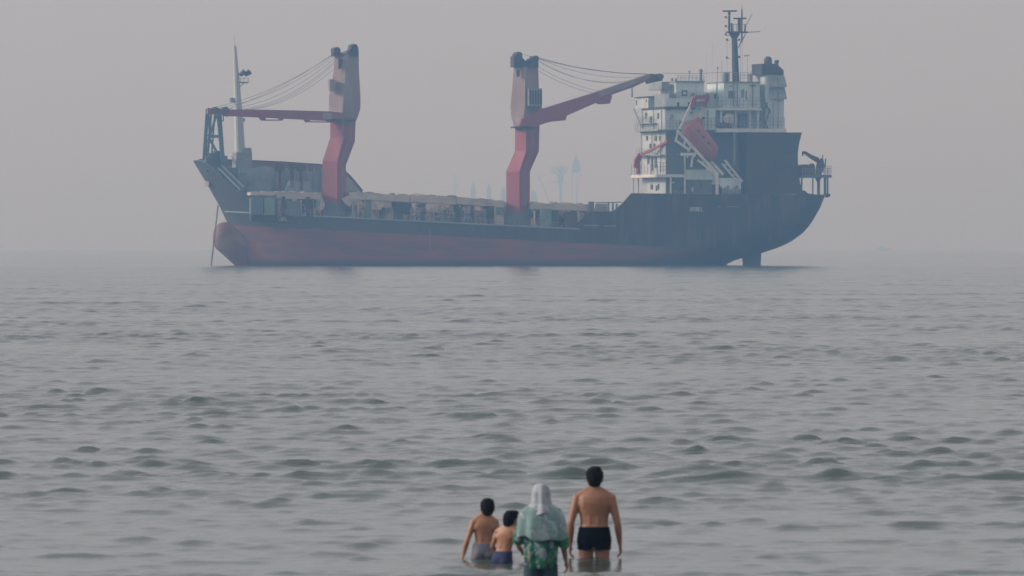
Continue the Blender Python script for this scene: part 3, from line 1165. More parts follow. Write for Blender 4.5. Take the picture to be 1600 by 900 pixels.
for px, py in ((1016, 120), (1030, 120)):
    b = MB()
    x, z = P(px, py, -7)
    b.tube((x, -8.2, z), (x, -6.2, z), 0.62, 0.62, 16)
    b.build('sheave', M['rust'], crane2)
for (ax, ay), (bx_, by), sag in (((812, 83), (1010, 115), 1.1), ((841, 91), (1012, 116), 0.7), ((842, 95), (975, 129), 1.5), ((842, 97), (985, 126), 1.7), ((842, 92), (1000, 120), 1.3),
                                 ((842, 105), (935, 142), 0.6), ((842, 111), (925, 145), 0.5), ((842, 90), (1030, 116), 1.0)):
    cable_line(P3(ax, ay, -6.8), P3(bx_, by, -7.2), sag, crane2)

crane_fittings(crane2, [(833, 200), (832, 236), (819, 268), (819, 322)], [(804, 197.5), (843, 197.5), (843, 200), (804, 200)], -6.2)

# ---- the accommodation house aft
NEAR, FAR = -8.0, 9.5
b = MB()
box_px(b, 1040, 203, 1112, 303, NEAR, FAR)
house = b.build('accommodation_house', M['white'], ship)
b = MB()
prism_px(b, [(1041, 206), (1112, 206), (1112, 302.5), (1041, 302.5)], NEAR - 0.06, NEAR + 0.02)
b.build('recess_shade', M['blue_grey'], house)  # flat sheet whose blue-grey colour stands in for the shaded recess
# decks above
b = MB()
box_px(b, 1040, 169, 1118, 203, NEAR, FAR)
up1 = b.build('upper_house', M['pale_blue'], ship)
b = MB()
xf = P(1040, 169, NEAR)[0]
z0, z1 = P(1040, 203, NEAR)[1], P(1040, 169, NEAR)[1]
b.box(xf - 0.07, xf + 0.02, NEAR + 0.05, FAR - 0.05, z0 + 0.05, z1 - 0.05)
b.build('front_plating', M['white'], up1)
b = MB()
box_px(b, 1038, 202.5, 1113, 206, NEAR - 0.7, FAR + 0.3)
b.build('deck_edge', M['blue_grey'], ship)
b = MB()
box_px(b, 1040, 166.5, 1086, 170.5, NEAR - 0.7, FAR)
b.build('deck_edge', M['dark_paint'], ship)
b = MB()
box_px(b, 1057, 127, 1100, 168, NEAR + 1.2, 6.0)
wh = b.build('wheelhouse', M['pale_blue'], ship)
b = MB()
xf = P(1057, 127, NEAR + 1.2)[0]
z0, z1 = P(1057, 168, NEAR)[1], P(1057, 127, NEAR)[1]
b.box(xf - 0.08, xf + 0.02, NEAR + 1.3, 5.9, z0, z1 - 0.1)
b.build('front_plating', M['white'], wh)
b = MB()
box_px(b, 1055.5, 126, 1101.5, 128.5, NEAR + 0.9, 6.3)
b.build('roof_edge', M['grey_paint'], wh)
b = MB()
box_px(b, 1046, 146, 1057, 168, NEAR + 0.4, 5.0)
box_px(b, 1034, 128, 1046, 140, NEAR + 3, 5.0)
b.build('bridge_front', M['grey_paint'], wh)
for px0, py0, px1, py1, yy in ((1065, 141, 1074, 150, NEAR + 1.2), (1080, 146, 1086, 149.5, NEAR + 1.2)):
    b = MB()
    box_px(b, px0, py0, px1, py1, yy - 0.05, yy + 0.02)
    w = b.build('window', M['glass'], wh)
    b = MB()
    box_px(b, px0 + 2, py0 + 2, px1 - 2.5, py1 - 2.5, yy - 0.08, yy - 0.03)
    b.build('pane', M['pale_blue'], w)
# bulwark below the wheelhouse
b = MB()
box_px(b, 1040, 153.5, 1105, 166.5, NEAR - 0.55, NEAR - 0.35)
b.build('bridge_bulwark', M['pale_blue'], ship)
for px in (1058, 1075):
    b = MB()
    box_px(b, px, 160, px + 3.5, 168, NEAR - 0.62, NEAR - 0.3)
    b.build('fender', M['dark_paint'], ship)
# starboard bridge wing seen beyond the front
b = MB()
yw = 10.0
box_px(b, 1013, 152, 1027, 169, yw - 6, yw + 3.5)
wing = b.build('bridge_wing', M['white'], ship)
b = MB()
box_px(b, 1012, 150.5, 1029, 152.5, yw - 6.2, yw + 3.8)
b.build('wing_top', M['dark_paint'], wing)
b = MB()
b.bar(P3(990, 170, yw + 1.5), P3(1003, 199, yw - 1), 0.2, 0.2)
b.build('wing_strut', M['grey_paint'], wing)
b = MB()
b.bar(P3(987.5, 128, yw + 1), P3(987.5, 152, yw + 1), 0.3, 0.3)
b.build('wing_post', M['grey_paint'], wing)
b = MB()
xw = P(1013, 152, yw - 6)[0]
for y_, h0, h1 in ((yw + 2.8, 156, 164), (yw - 4.6, 156, 160)):
    b.box(xw - 0.05, xw + 0.02, y_ - 0.4, y_ + 0.4, P(1013, h1, yw)[1], P(1013, h0, yw)[1])
b.build('window', M['glass'], wing)
# cabin windows on the sunlit front
xf = P(1040, 220, NEAR)[0]


def front_window(px, py, w, h, parent, xfront):
    """window on the forward face: px picks the distance across the ship"""
    y = NEAR + (1040 - px) / (ST * FPX / SHIP_Y)
    z = P(px, py, y)[1]
    b = MB()
    b.box(xfront - 0.16, xfront + 0.03, y - w / 2, y + w / 2, z - h / 2, z + h / 2)
    return b.build('window', M['glass'], parent)


for px, py, w, h in ((1013, 216, 1.0, 0.9), (1026, 216, 1.5, 1.0), (1032, 216, 0.8, 0.9), (1018, 228, 0.9, 0.9), (1024, 228, 0.8, 0.9), (1015, 250, 1.2, 1.6), (1021, 256, 0.8, 2.6), (1026, 254, 1.4, 2.2),
                     (1020, 292, 1.3, 1.0), (1027, 294, 0.7, 1.1), (1030, 292, 0.8, 1.1)):
    front_window(px, py, w, h, house, xf)
for px, py, w, h in ((1012, 181, 1.4, 1.3), (1019, 187, 1.4, 1.2), (1030, 181, 1.0, 1.2)):
    front_window(px, py, w, h, up1, xf - 0.02)
# deck galleries across the front
b = MB()
xg = P(1040, 243, NEAR)[0]
zz_ = P(1020, 243, 0)[1]
b.box(xg - 1.2, xg, NEAR, FAR, zz_ - 0.1, zz_ + 0.1)
zz_ = P(1020, 193, 0)[1]
b.box(xg - 1.2, xg, NEAR + 6, FAR, zz_ - 0.08, zz_ + 0.08)
zz_ = P(1020, 204, 0)[1]
b.box(xg - 1.6, xg, NEAR, FAR, zz_ - 0.18, zz_ + 0.12)
b.build('front_gallery', M['grey_paint'], ship)


def railing(p, q, h, n, name='railing', m='white_clean', r=0.05, parent=None):
    b = MB()
    p, q = Vector(p), Vector(q)
    for i in range(n + 1):
        v = p.lerp(q, i / n)
        b.bar(v, v + Vector((0, 0, h)), r * 1.6, r * 1.6)
    for k in (0.36, 0.68, 1.0):
        b.bar(p + Vector((0, 0, h * k)), q + Vector((0, 0, h * k)), r * 1.4, r * 1.4)
    return b.build(name, M[m], parent or ship)


# boat deck slab forward of the lifeboat ramp with rail and posts
b = MB()
box_px(b, 1026, 272.3, 1070, 277, NEAR - 1.6, FAR + 0.2)
bd = b.build('boat_deck', M['white_clean'], ship)
b = MB()
for px, yq in ((1070, NEAR - 1.5), (1048, NEAR - 1.5), (989, FAR), (997, FAR - 1)):
    b.bar(P3(px, 276, yq), P3(px, 304, yq), 0.28, 0.28)
b.bar(P3(1070, 243, NEAR - 1.4), P3(1070, 272, NEAR - 1.4), 0.25, 0.25)
b.build('deck_pillar', M['white_clean'], bd)
railing(P3(1027, 272.5, NEAR - 1.5), P3(1069, 272.5, NEAR - 1.5), 2.4, 9, m='blue_grey')
xg = P(1026, 272, NEAR - 1.6)[0]
zg = P(1026, 272.5, NEAR)[1]
railing((xg + 0.1, NEAR - 1.5, zg), (xg + 0.1, FAR + 0.1, zg), 2.2, 8, m='strake')
for px, z0_, z1_ in ((1006, 206, 270), (1022, 206, 240), (1035, 206, 270), (1008, 170, 202), (1024, 172, 202), (1036, 172, 202)):
    y = NEAR + (1040 - px) / (ST * FPX / SHIP_Y)
    b = MB()
    b.bar((xf - 0.3, y, P(px, z1_, y)[1]), (xf - 0.3, y, P(px, z0_, y)[1]), 0.16, 0.16)
    b.build('front_pipe', random.choice([M['grey_paint'], M['strake'], M['white']]), house)
xg2 = xf - 1.5
for py, ya, yb in ((204, NEAR, FAR), (193, NEAR + 6, FAR), (243, NEAR, FAR)):
    zq = P(1020, py, 0)[1]
    railing((xg2 + (0.0 if py == 204 else 0.35), ya, zq), (xg2 + (0.0 if py == 204 else 0.35), yb, zq), 1.5, 9, m='grey_paint')
railing(P3(1042, 202.5, NEAR - 0.6), P3(1100, 202.5, NEAR - 0.6), 1.9, 12, m='grey_paint')
railing(P3(1041, 153.4, NEAR - 0.5), P3(1104, 153.4, NEAR - 0.5), 1.2, 12, m='grey_paint')
for k in range(26):
    px, py = random.uniform(1044, 1106), random.choice([random.uniform(210, 262), random.uniform(172, 198), random.uniform(283, 300)])
    b = MB()
    w, h = random.uniform(1.2, 4.5), random.uniform(1.5, 7)
    box_px(b, px, py, px + w, py + h, NEAR - random.uniform(0.12, 0.4), NEAR + 0.02)
    b.build('wall_fitting', random.choice([M['grey_paint'], M['blue_grey'], M['dark_paint'], M['pale_blue'], M['rust_light']]), house)
for px, p0, p1 in ((1046, 206, 300), (1079, 283, 303), (1106, 172, 202), (1120, 129, 168), (1146, 129, 168), (1152, 129, 168), (1176, 129, 168), (1208, 160, 202), (1216, 156, 200)):
    b = MB()
    yq = NEAR - 0.25 if px < 1110 else NEAR + 0.6
    b.bar(P3(px, p1, yq), P3(px, p0, yq), 0.16, 0.16)
    b.build('wall_pipe', random.choice([M['grey_paint'], M['blue_grey']]), ship)
# small red provision crane forward of the house
pc = None
b = MB()
yp = 3.0
b.tube(P3(997, 272, yp), P3(997, 256, yp), 0.5, 0.45, 12)
prism_px(b, [(991, 260), (992, 249), (999, 239), (1005, 240), (1003, 247), (999, 258), (994, 263)], yp - 0.5, yp + 0.5)
pc = b.build('provision_crane', M['crane_red'], ship, bevel=0.08)
b = MB()
b.bar(P3(1000, 243, yp), P3(1044, 221, -9.5), 0.42, 0.5)
b.build('crane_arm', M['crane_red'], pc)
# pale engine casing between house and funnel
b = MB()
box_px(b, 1118, 171, 1196, 205, NEAR + 3.5, 8.0)
b.build('engine_casing', M['pale_blue'], ship)
b = MB()
box_px(b, 1119, 200.8, 1229, 207, NEAR - 0.3, 9.0)
b.build('deck_edge', M['white_clean'], ship)
b = MB()
box_px(b, 1100, 145, 1133, 203.2, NEAR + 5, 9.0)
s_ = b.build('stair_tower', M['white'], ship)
for px0, py0, px1, py1 in ((1104, 142 + 5, 1107, 153), (1116, 147, 1119, 154), (1104, 178, 1108, 187), (1122, 150, 1125, 158)):
    b = MB()
    box_px(b, px0, py0, px1, py1, NEAR + 4.9, NEAR + 5.02)
    b.build('window', M['glass'], s_)
b = MB()
box_px(b, 1131, 128, 1187, 171, NEAR + 0.8, 5.0)
hc = b.build('upper_casing', M['pale_blue'], ship)
b = MB()
box_px(b, 1130, 127.2, 1188.5, 129.4, NEAR + 0.5, 5.3)
b.build('roof_edge', M['grey_paint'], hc)
for px0, py0, px1, py1, m in ((1138, 142, 1148, 154, 'blue_grey'), (1165, 142, 1167, 156, 'blue_grey'), (1139, 134, 1144, 135.5, 'blue_grey'), (1172, 133, 1180, 135, 'blue_grey'), (1158, 140, 1163, 152, 'grey_paint')):
    b = MB()
    box_px(b, px0, py0, px1, py1, NEAR + 0.74, NEAR + 0.82)
    b.build('vent_panel', M[m], hc)
b = MB()
box_px(b, 1120, 169, 1190, 172.6, NEAR - 0.2, 7.0)
b.build('deck_edge', M['white_clean'], ship)
railing(P3(1121, 169, NEAR - 0.1), P3(1189, 169, NEAR - 0.1), 2.2, 10, m='grey_paint')
railing(P3(1132, 127, NEAR + 0.9), P3(1187, 127, NEAR + 0.9), 1.8, 9, m='grey_paint')
railing(P3(1058, 126, NEAR + 1.2), P3(1100, 126, NEAR + 1.2), 1.0, 7, m='grey_paint')
railing(P3(1100, 201, NEAR - 0.2), P3(1226, 201, NEAR - 0.2), 2.2, 22, m='grey_paint')
# pillars and clutter under that deck
for px, w in ((1125, 4), (1149, 2), (1171, 2), (1183, 3)):
    b = MB()
    box_px(b, px, 172, px + w, 202, NEAR + 0.6, NEAR + 1.2)
    b.build('deck_pillar', M['pale_blue'], ship)
b = MB()
box_px(b, 1150, 178, 1168, 199, NEAR + 3.3, NEAR + 3.55)
b.build('doorway', M['blue_grey'], ship)
b = MB()
xa, za = P(1137, 186, NEAR + 1.4)
b.tube((xa, NEAR + 0.6, za), (xa, NEAR + 3.2, za), 1.15, 1.15, 16)
b.build('life_raft_canister', M['white_clean'], ship)
b = MB()
box_px(b, 1121, 192, 1143, 200, NEAR + 0.2, NEAR + 0.6)
b.build('life_raft_cradle', M['rust'], ship)
# ladder zigzag beside the funnel
b = MB()
for p, q in (((1186, 168), (1200, 201)), ((1199, 160), (1188, 188)), ((1203, 170), (1194, 201)), ((1190, 150), (1204, 176))):
    b.bar(P3(*p, NEAR + 0.5), P3(*q, NEAR + 0.5), 0.22, 0.22)
    b.bar(P3(*p, NEAR + 1.5), P3(*q, NEAR + 1.5), 0.22, 0.22)
    for k in range(8):
        v = Vector(P3(*p, NEAR + 0.5)).lerp(Vector(P3(*q, NEAR + 0.5)), (k + 0.5) / 8)
        b.bar(v, v + Vector((0, 1, 0)), 0.1, 0.1)
b.build('stairway', M['blue_grey'], ship)
# funnel
b = MB()
box_px(b, 1196, 116.5, 1225, 202, NEAR + 1.0, NEAR + 7.5)
funnel = b.build('funnel', M['pale_blue'], ship)
b = MB()
xf2 = P(1196, 116, NEAR + 1)[0]
b.box(xf2 - 0.08, xf2 + 0.02, NEAR + 1.1, NEAR + 7.4, P(1196, 150, NEAR)[1], P(1196, 117, NEAR)[1])
b.build('front_plating', M['white'], funnel)
b = MB()
prism_px(b, [(1190, 117), (1190, 99.5), (1211, 99.5), (1216, 102), (1224.5, 110), (1224.5, 117)], NEAR + 0.7, NEAR + 7.9)
b.build('funnel_cap', M['dark_paint'], funnel)
b = MB()
x, z = P(1200, 97, NEAR + 4.5)
b.tube((x, NEAR + 4.5, z - 1), (x, NEAR + 4.5, z + 0.6), 0.8, 0.8, 14)
b.ball((x, NEAR + 4.5, z + 0.3), 0.85, 0.85, 0.9, 10)
b.build('exhaust_pipe', M['dark_paint'], funnel)
b = MB()
x, z = P(1213, 98.5, NEAR + 3.5)
b.tube((x, NEAR + 3.5, z - 1), (x, NEAR + 3.5, z + 0.5), 0.42, 0.42, 12)
b.tube((x - 0.3, NEAR + 3.5, z + 0.3), (x + 0.5, NEAR + 3.5, z + 0.35), 0.3, 0.3, 10)
b.build('exhaust_pipe', M['dark_paint'], funnel)
for y0, y1 in ((119, 135), (136, 154)):
    b = MB()
    xa, za = P(1201, y0, NEAR + 1)
    xb, _ = P(1226, y0, NEAR + 1)
    zb_ = P(1201, y1, NEAR + 1)[1]
    xm = (xa + xb) / 2
    for xl, xr in ((xa, xm - 0.12), (xm + 0.12, xb)):
        b.add([(xl, NEAR + 0.98, za), (xr, NEAR + 0.98, za), (xr + 0.15, NEAR - 0.1, zb_), (xl + 0.1, NEAR - 0.1, zb_),
               (xl, NEAR + 0.98, za - 0.25), (xr, NEAR + 0.98, za - 0.25), (xr + 0.15, NEAR - 0.1, zb_ - 0.15), (xl + 0.1, NEAR - 0.1, zb_ - 0.15)],
              [(0, 1, 2, 3), (7, 6, 5, 4), (0, 4, 5, 1), (2, 6, 7, 3), (1, 5, 6, 2), (0, 3, 7, 4)])
    b.build('louvre_hood', M['grey_paint'], funnel)
# ---- radar mast
ym = -1.5
b = MB()
b.tube(P3(1149.5, 128, ym), P3(1147.5, 60, ym), 0.78, 0.60, 12)
b.tube(P3(1147.5, 60, ym), P3(1147.5, 52, ym), 0.62, 1.25, 12)
rm = b.build('radar_mast', M['dark_paint'], ship)
b = MB()
b.bar(P3(1136, 50.5, ym), P3(1166, 50.5, ym), 2.2, 0.35)
b.bar(P3(1166, 50.5, ym), P3(1188, 49.5, ym), 0.14, 0.14)
b.bar(P3(1153, 75, ym), P3(1165, 53, ym), 0.16, 0.16)
b.build('mast_platform', M['dark_paint'], rm)
b = MB()
b.bar(P3(1139.3, 50, ym), P3(1139.3, 24, ym), 0.36, 0.36)
b.bar(P3(1144, 50, ym), P3(1143, 36, ym), 0.3, 0.3)
b.bar(P3(1155, 50, ym), P3(1155, 29, ym), 0.55, 0.55)
b.bar(P3(1159.2, 66, ym), P3(1159.2, 15, ym), 0.26, 0.2)
b.bar(P3(1159.2, 15, ym), P3(1159.5, 7, ym), 0.08, 0.08)
b.bar(P3(1164, 50, ym), P3(1165, 39, ym), 0.2, 0.2)
b.bar(P3(1165, 41, ym), P3(1175, 22, ym), 0.1, 0.1)
for k in range(6):
    b.bar(P3(1142 + k * 4.2, 50, ym - 0.9), P3(1142 + k * 4.2, 38, ym - 0.9), 0.09, 0.09)
b.bar(P3(1140, 38, ym - 0.9), P3(1166, 38, ym - 0.9), 0.09, 0.09)
b.build('mast_post', M['dark_paint'], rm)
for a0, a1, py in ((1129, 1151, 17.5), (1146, 1166, 29)):
    b = MB()
    b.bar(P3(a0, py, ym), P3(a1, py - 0.3, ym), 0.30, 0.32)
    xm = (a0 + a1) / 2 + (0 if py < 20 else 0)
    b.tube(P3(1139.5 if py < 20 else 1155, py + 6, ym), P3(1139.5 if py < 20 else 1155, py, ym), 0.35, 0.2, 8)
    b.build('radar_scanner', M['dark_paint'], rm)
for px, py in ((1134, 27), (1134, 41), (1134, 54), (1136, 62), (1155, 62), (1135.5, 90), (1155, 89)):
    b = MB()
    b.tube(P3(px, py + 1.6, ym), P3(px, py - 1.6, ym), 0.22, 0.22, 8)
    b.bar(P3(px, py + 1, ym), P3(1140 if px < 1145 else 1152, py + 1.6, ym), 0.1, 0.1)
    b.build('signal_lamp', M['dark_paint'], rm)
for px, p0, p1, w in ((1136, 62, 128, 0.05), (1157, 62, 128, 0.05), (1160, 60, 128, 0.04), (1128, 95, 128, 0.07), (1121, 106, 128, 0.10), (1127, 150, 128, 0.05), (1077, 112, 126, 0.08), (1168, 88, 128, 0.06),
                      (1113, 66, 128, 0.03), (1104, 78, 128, 0.03)):
    b = MB()
    b.bar(P3(px, p1, ym), P3(px, p0, ym), w, w)
    if px == 1168:
        b.bar(P3(1163, 87.5, ym), P3(1171, 86, ym), 0.3, 0.22)
    if px in (1121, 1077):
        b.tube(P3(px, p0 + 2, ym), P3(px, p0 - 1.5, ym), 0.22, 0.22, 8)
    b.build('aerial', M['grey_paint'], rm)
b = MB()
b.path([P3(1035, 114.5, ym), P3(1080, 115.2, ym), P3(1121, 113.5, ym), P3(1142, 112.5, ym)], 0.04, 5)
b.build('aerial_wire', M['cable'], rm)
b = MB()
for px in (1133, 1137):
    box_px(b, px, 114, px + 3, 128, -3.5, -1.8)
b.build('mast_locker', M['blue_grey'], rm)
b = MB()
b.bar(P3(1155, 117.5, ym), P3(1174, 117.5, ym), 0.12, 0.12)
box_px(b, 1171, 115, 1176, 128, -3.2, -1.8)
b.build('mast_locker', M['strake'], rm)
# mushroom vents and lamps on the wheelhouse roof
for px, w, tpy in ((1095, 4.0, 108), (1050, 2.4, 122), (1056, 2.0, 123.5)):
    b = MB()
    x, z0 = P(px, 128, -2)
    z1 = P(px, tpy, -2)[1]
    r = w / 2 / 7.6
    b.tube((x, -2, z0), (x, -2, z1), r * 1.1, r * 1.1, 12)
    b.tube((x, -2, z1 - 0.5), (x, -2, z1), r * 2.0, r * 1.0, 12)
    b.tube((x, -2, z0), (x, -2, z0 + 0.7), r * 1.9, r * 1.3, 12)
    b.build('ventilator', M['blue_grey'], ship)

# ---- lifeboat launching ramp
ramp = None
b = MB()
yr0, yr1 = -11.2, -9.4
for yq, off in ((yr0, 0), (yr1, 8)):
    b.bar(P3(1058 + off, 204, yq), P3(1122 + off, 273, yq), 0.45, 0.55)
    if off == 0:
        b.bar(P3(1055, 219, yq), P3(1078, 235, yq), 0.35, 0.5)
        b.bar(P3(1090, 250, yq), P3(1120, 274, yq), 0.35, 0.4)
        for t in (0.02, 0.2, 0.33, 0.47, 0.66, 0.8):
            p = Vector(P3(1058 + 64 * t, 205 + 69 * t, yq))
            q = Vector(P3(1055 + 62 * t, 218 + 58 * t, yq))
            b.bar(p, q, 0.3, 0.35)

ramp = b.build('lifeboat_ramp', M['white_clean'], ship)
b = MB()
b.bar(P3(1062, 202, yr0), P3(1083, 157, yr0), 0.4, 0.5)
b.bar(P3(1086, 200, yr1 + 1), P3(1100, 165, yr1 + 1), 0.4, 0.5)
b.bar(P3(1068, 188, yr0), P3(1090, 187, yr1 + 1), 0.2, 0.2)
b.build('davit_leg', M['white_clean'], ramp)
b = MB()
prism_px(b, [(1078, 166), (1083, 153), (1088, 148.5), (1091, 151), (1087, 160), (1083, 167)], yr0 - 0.4, yr0 + 0.4)
prism_px(b, [(1087, 159), (1106, 158), (1103, 166), (1086, 166)], yr1 + 0.6, yr1 + 0.9)
bA, bB = P3(1086, 152, yr0), P3(1107, 151, yr1 + 1)
b.bar(bA, bB, 0.55, 0.8)
b.bar(P3(1086, 163, yr0), P3(1103, 164, yr1 + 1), 0.55, 0.6)
b.bar(P3(1107, 150, yr1 + 1), P3(1101, 165, yr1 + 1), 0.5, 0.6)
b.build('davit_head', M['crane_red'], ramp)
b = MB()
b.bar(P3(1120.5, 272, yr0), P3(1120.5, 304, yr0), 0.5, 0.5)
b.bar(P3(1064, 241, yr0 + 0.5), P3(1084, 241, yr0 + 0.5), 0.5, 0.6)
b.bar(P3(1083, 241, yr0 + 0.5), P3(1080, 261, yr0 + 0.5), 0.35, 0.35)
b.bar(P3(1132, 250, yr1 + 1), P3(1160, 284, yr1 + 1), 0.35, 0.4)
b.bar(P3(1128, 256, yr1 + 1), P3(1152, 284, yr1 + 1), 0.3, 0.35)
for t in (0.15, 0.4, 0.65, 0.9):
    b.bar(P3(1132 + 28 * t, 250 + 34 * t, yr1 + 1), P3(1128 + 24 * t, 256 + 28 * t, yr1 + 1), 0.2, 0.25)
b.build('ramp_support', M['white_clean'], ramp)
b = MB()
b.bar(P3(1147, 206, -7.5), P3(1147, 258, -7.5), 0.45, 0.45)
b.build('deck_pillar', M['grey_paint'], ship)
# pale blocks under the ramp
b = MB()
box_px(b, 1071, 265, 1119, 281, -8.6, -2)
box_px(b, 1088, 281, 1119, 303, -7.8, -2)
box_px(b, 1071, 281, 1081, 303, -8.0, -2)
ws = b.build('workshop', M['pale_blue'], ship)
b = MB()
box_px(b, 1098, 288, 1118, 303, -7.9, -7.78)
b.build('door', M['rust'], ws)
b = MB()
prism_px(b, [(1124, 278), (1158, 278), (1158, 303), (1146, 303), (1144, 296), (1135, 302), (1124, 288)], -8.4, -7.0)
b.build('winch_block', M['pale_blue'], ship)
b = MB()
for k in range(7):
    px = 1128 + k * 4.5
    box_px(b, px, 296 - (k % 3) * 3, px + 3, 303, -9.0, -8.5)
b.build('mooring_bitts', M['grey_paint'], ship)

# ---- the black steel screen at the stern and what stands behind it
b = MB()
prism_px(b, [(1166, 206.5), (1253, 207), (1249, 222), (1246.5, 240), (1247, 262), (1250, 285), (1254, 303), (1166, 303)], -9.3, -4.0)
scr = b.build('stern_screen', M['dark_paint'], ship)
b = MB()
box_px(b, 1112, 207.5, 1170, 303, -4.6, 9.0)
b.build('casing_wall', M['blue_grey'], ship)
b = MB()
prism_px(b, [(1253, 273), (1299, 273), (1300, 277.5), (1253, 277.5)], -8.2, 0.5)
ap = b.build('aft_platform', M['blue_grey'], ship)
for px, w in ((1253, 0.3), (1270, 0.22), (1289, 0.42), (1293, 0.3)):
    b = MB()
    b.bar(P3(px, 276, -5), P3(px - (1 if px == 1253 else 0), 305, -5), w, w)
    b.build('platform_post', M['blue_grey'], ap)
b = MB()
b.bar(P3(1279, 276, -5), P3(1279, 305, -5), 0.5, 0.5)
prism_px(b, [(1274, 277), (1284, 277), (1280.5, 284), (1277.5, 284)], -5.3, -4.7)
b.build('platform_post', M['blue_grey'], ap)
railing(P3(1254, 273, -8), P3(1298.5, 273, -8), 1.3, 9, m='grey_paint', parent=ap)
railing(P3(1287, 273, -3), P3(1298.5, 273, -3), 1.8, 4, m='grey_paint', parent=ap)
b = MB()
prism_px(b, [(1277, 273), (1278, 258), (1281, 250), (1286, 247), (1288.5, 259), (1287, 266), (1283, 273)], -5.6, -4.3)
b.tube(P3(1289, 262, -5), P3(1290, 248, -5), 0.14, 0.14, 6)
b.tube(P3(1285.5, 248, -5), P3(1285.5, 242, -5), 0.1, 0.1, 6)
pc2 = b.build('provision_crane', M['rust'], ship)
b = MB()
prism_px(b, [(1254.5, 239), (1256, 236), (1260, 237), (1270, 243), (1279, 246), (1281, 251), (1278, 254), (1270, 249), (1259, 241)], -5.4, -4.5)
prism_px(b, [(1253.5, 240), (1255, 238), (1255.5, 244), (1254, 244)], -5.1, -4.8)
b.build('crane_arm', M['rust'], pc2)
b = MB()
prism_px(b, [(1248, 262), (1251, 258), (1258, 257), (1270, 257.5), (1272, 255), (1274, 262), (1274, 273), (1249, 273)], -6.5, -3.5)
b.build('rescue_boat_cradle', M['rust'], ap, bevel=0.1)
b = MB()
prism_px(b, [(1250, 304), (1250, 297), (1258, 298), (1262, 302), (1274, 304)], -6.5, -4)
b.build('mooring_winch', M['dark_paint'], ship)
b = MB()
prism_px(b, [(1291, 302), (1297.5, 303), (1297, 307), (1293.5, 308.5)], -5.2, -3.6)
b.build('stern_fairlead', M['dark_paint'], ship)
# frames in the gap abaft the hatches
b = MB()
for px, t in ((950, 317), (957, 317), (963, 318), (968, 321)):
    box_px(b, px, t, px + 2.2, 345, -6.0, -5.4)
b.bar(P3(930, 316.5, -6), P3(972, 316, -6), 0.2, 0.2)
b.build('hatch_frame', M['grey_paint'], ship)
b = MB()
prism_px(b, [(930, 318), (952, 318), (952, 335), (930, 335)], -5.0, 5.0)
b.build('hatch_coaming', M['cover'], ship)
b = MB()
box_px(b, 913, 351.5, 936, 353.2, -HB - 0.22, -HB + 0.05)
box_px(b, 944, 352.3, 962, 353.6, -HB - 0.2, -HB + 0.05)
b.build('rubbing_strake', M['strake'], ship)

# ---- free-fall lifeboat lying on the ramp (a thing of its own)
lb = empty('lifeboat', (0, 0, 0), TH)
tag(lb, 'orange red enclosed lifeboat tilted nose down on its white launching ramp', 'lifeboat')
A, B_ = Vector(P3(1073, 195, -9.9)), Vector(P3(1119, 247, -9.9))
lbo = (A + B_) / 2
Ax = (B_ - A).normalized()
Yx = Vector((0, 1, 0))
Zx = Ax.cross(Yx)
if Zx.z < 0:
    Zx = -Zx
half = (B_ - A).length / 2
lbw = Matrix.Rotation(TH, 4, 'Z')
lb.location = Vector((0, SHIP_Y, 0)) + (lbw @ lbo)


def lp(t, y, z): return Ax * t + Yx * y + Zx * z


b = MB()
rings = []
for t, w, h, zc in ((-1.0, 1.0, 1.2, 0.35), (-0.93, 1.3, 1.6, 0.3), (-0.7, 1.5, 2.0, 0.2), (-0.3, 1.6, 2.1, 0.1), (0.1, 1.6, 2.1, 0.0), (0.45, 1.5, 2.0, -0.05), (0.72, 1.2, 1.9, -0.15), (0.9, 0.7, 1.2, -0.25), (1.0, 0.2, 0.4, -0.3)):
    ring = []
    for i in range(20):
        a = 2 * math.pi * i / 20
        c, s_ = math.cos(a), math.sin(a)
        ring.append(lp(t * half, w * math.copysign(abs(c) ** 0.8, c), zc + h * math.copysign(abs(s_) ** 0.85, s_)))
    rings.append(ring)
b.rings(rings)
lbb = b.build('boat_hull', M['lifeboat'], lb, smooth=True)
b = MB()
rings = []
for t, w, h in ((-0.95, 0.5, 2.2), (-0.9, 0.7, 2.8), (-0.62, 0.7, 2.9), (-0.5, 0.55, 2.3)):
    rings.append([lp(t * half, -w, 1.2), lp(t * half, w, 1.2), lp(t * half, w * 0.8, h), lp(t * half, -w * 0.8, h)])
b.rings(rings)
b.build('steering_cupola', M['lifeboat'], lb)
b = MB()
for t in (-0.55, -0.2, 0.15):
    p = lp(t * half, -1.62, 0.55)
    b.bar(p, p + Ax * 0.5, 0.25, 0.3)
b.build('porthole', M['glass'], lb)
b = MB()
b.bar(lp(-0.8 * half, -1.68, -0.1), lp(0.5 * half, -1.68, -0.1), 0.12, 0.16)
b.build('grab_line', M['strake'], lb)

# ------------------------------------------------------------------ far harbour, faded by the haze
FD = 12000.0


def F(px, py, d=FD):
    return ((px - 800) / FPX * d, CAM_H + (HOR - py) / FPX * d)


def far_thing(name, px, label, cat, group=None, d=FD):
    x, _ = F(px, 388, d)
    o = empty(name, (x, d, 0))
    tag(o, label, cat, group)
    return o


def fz(py, d=FD): return CAM_H + (HOR - py) / FPX * d


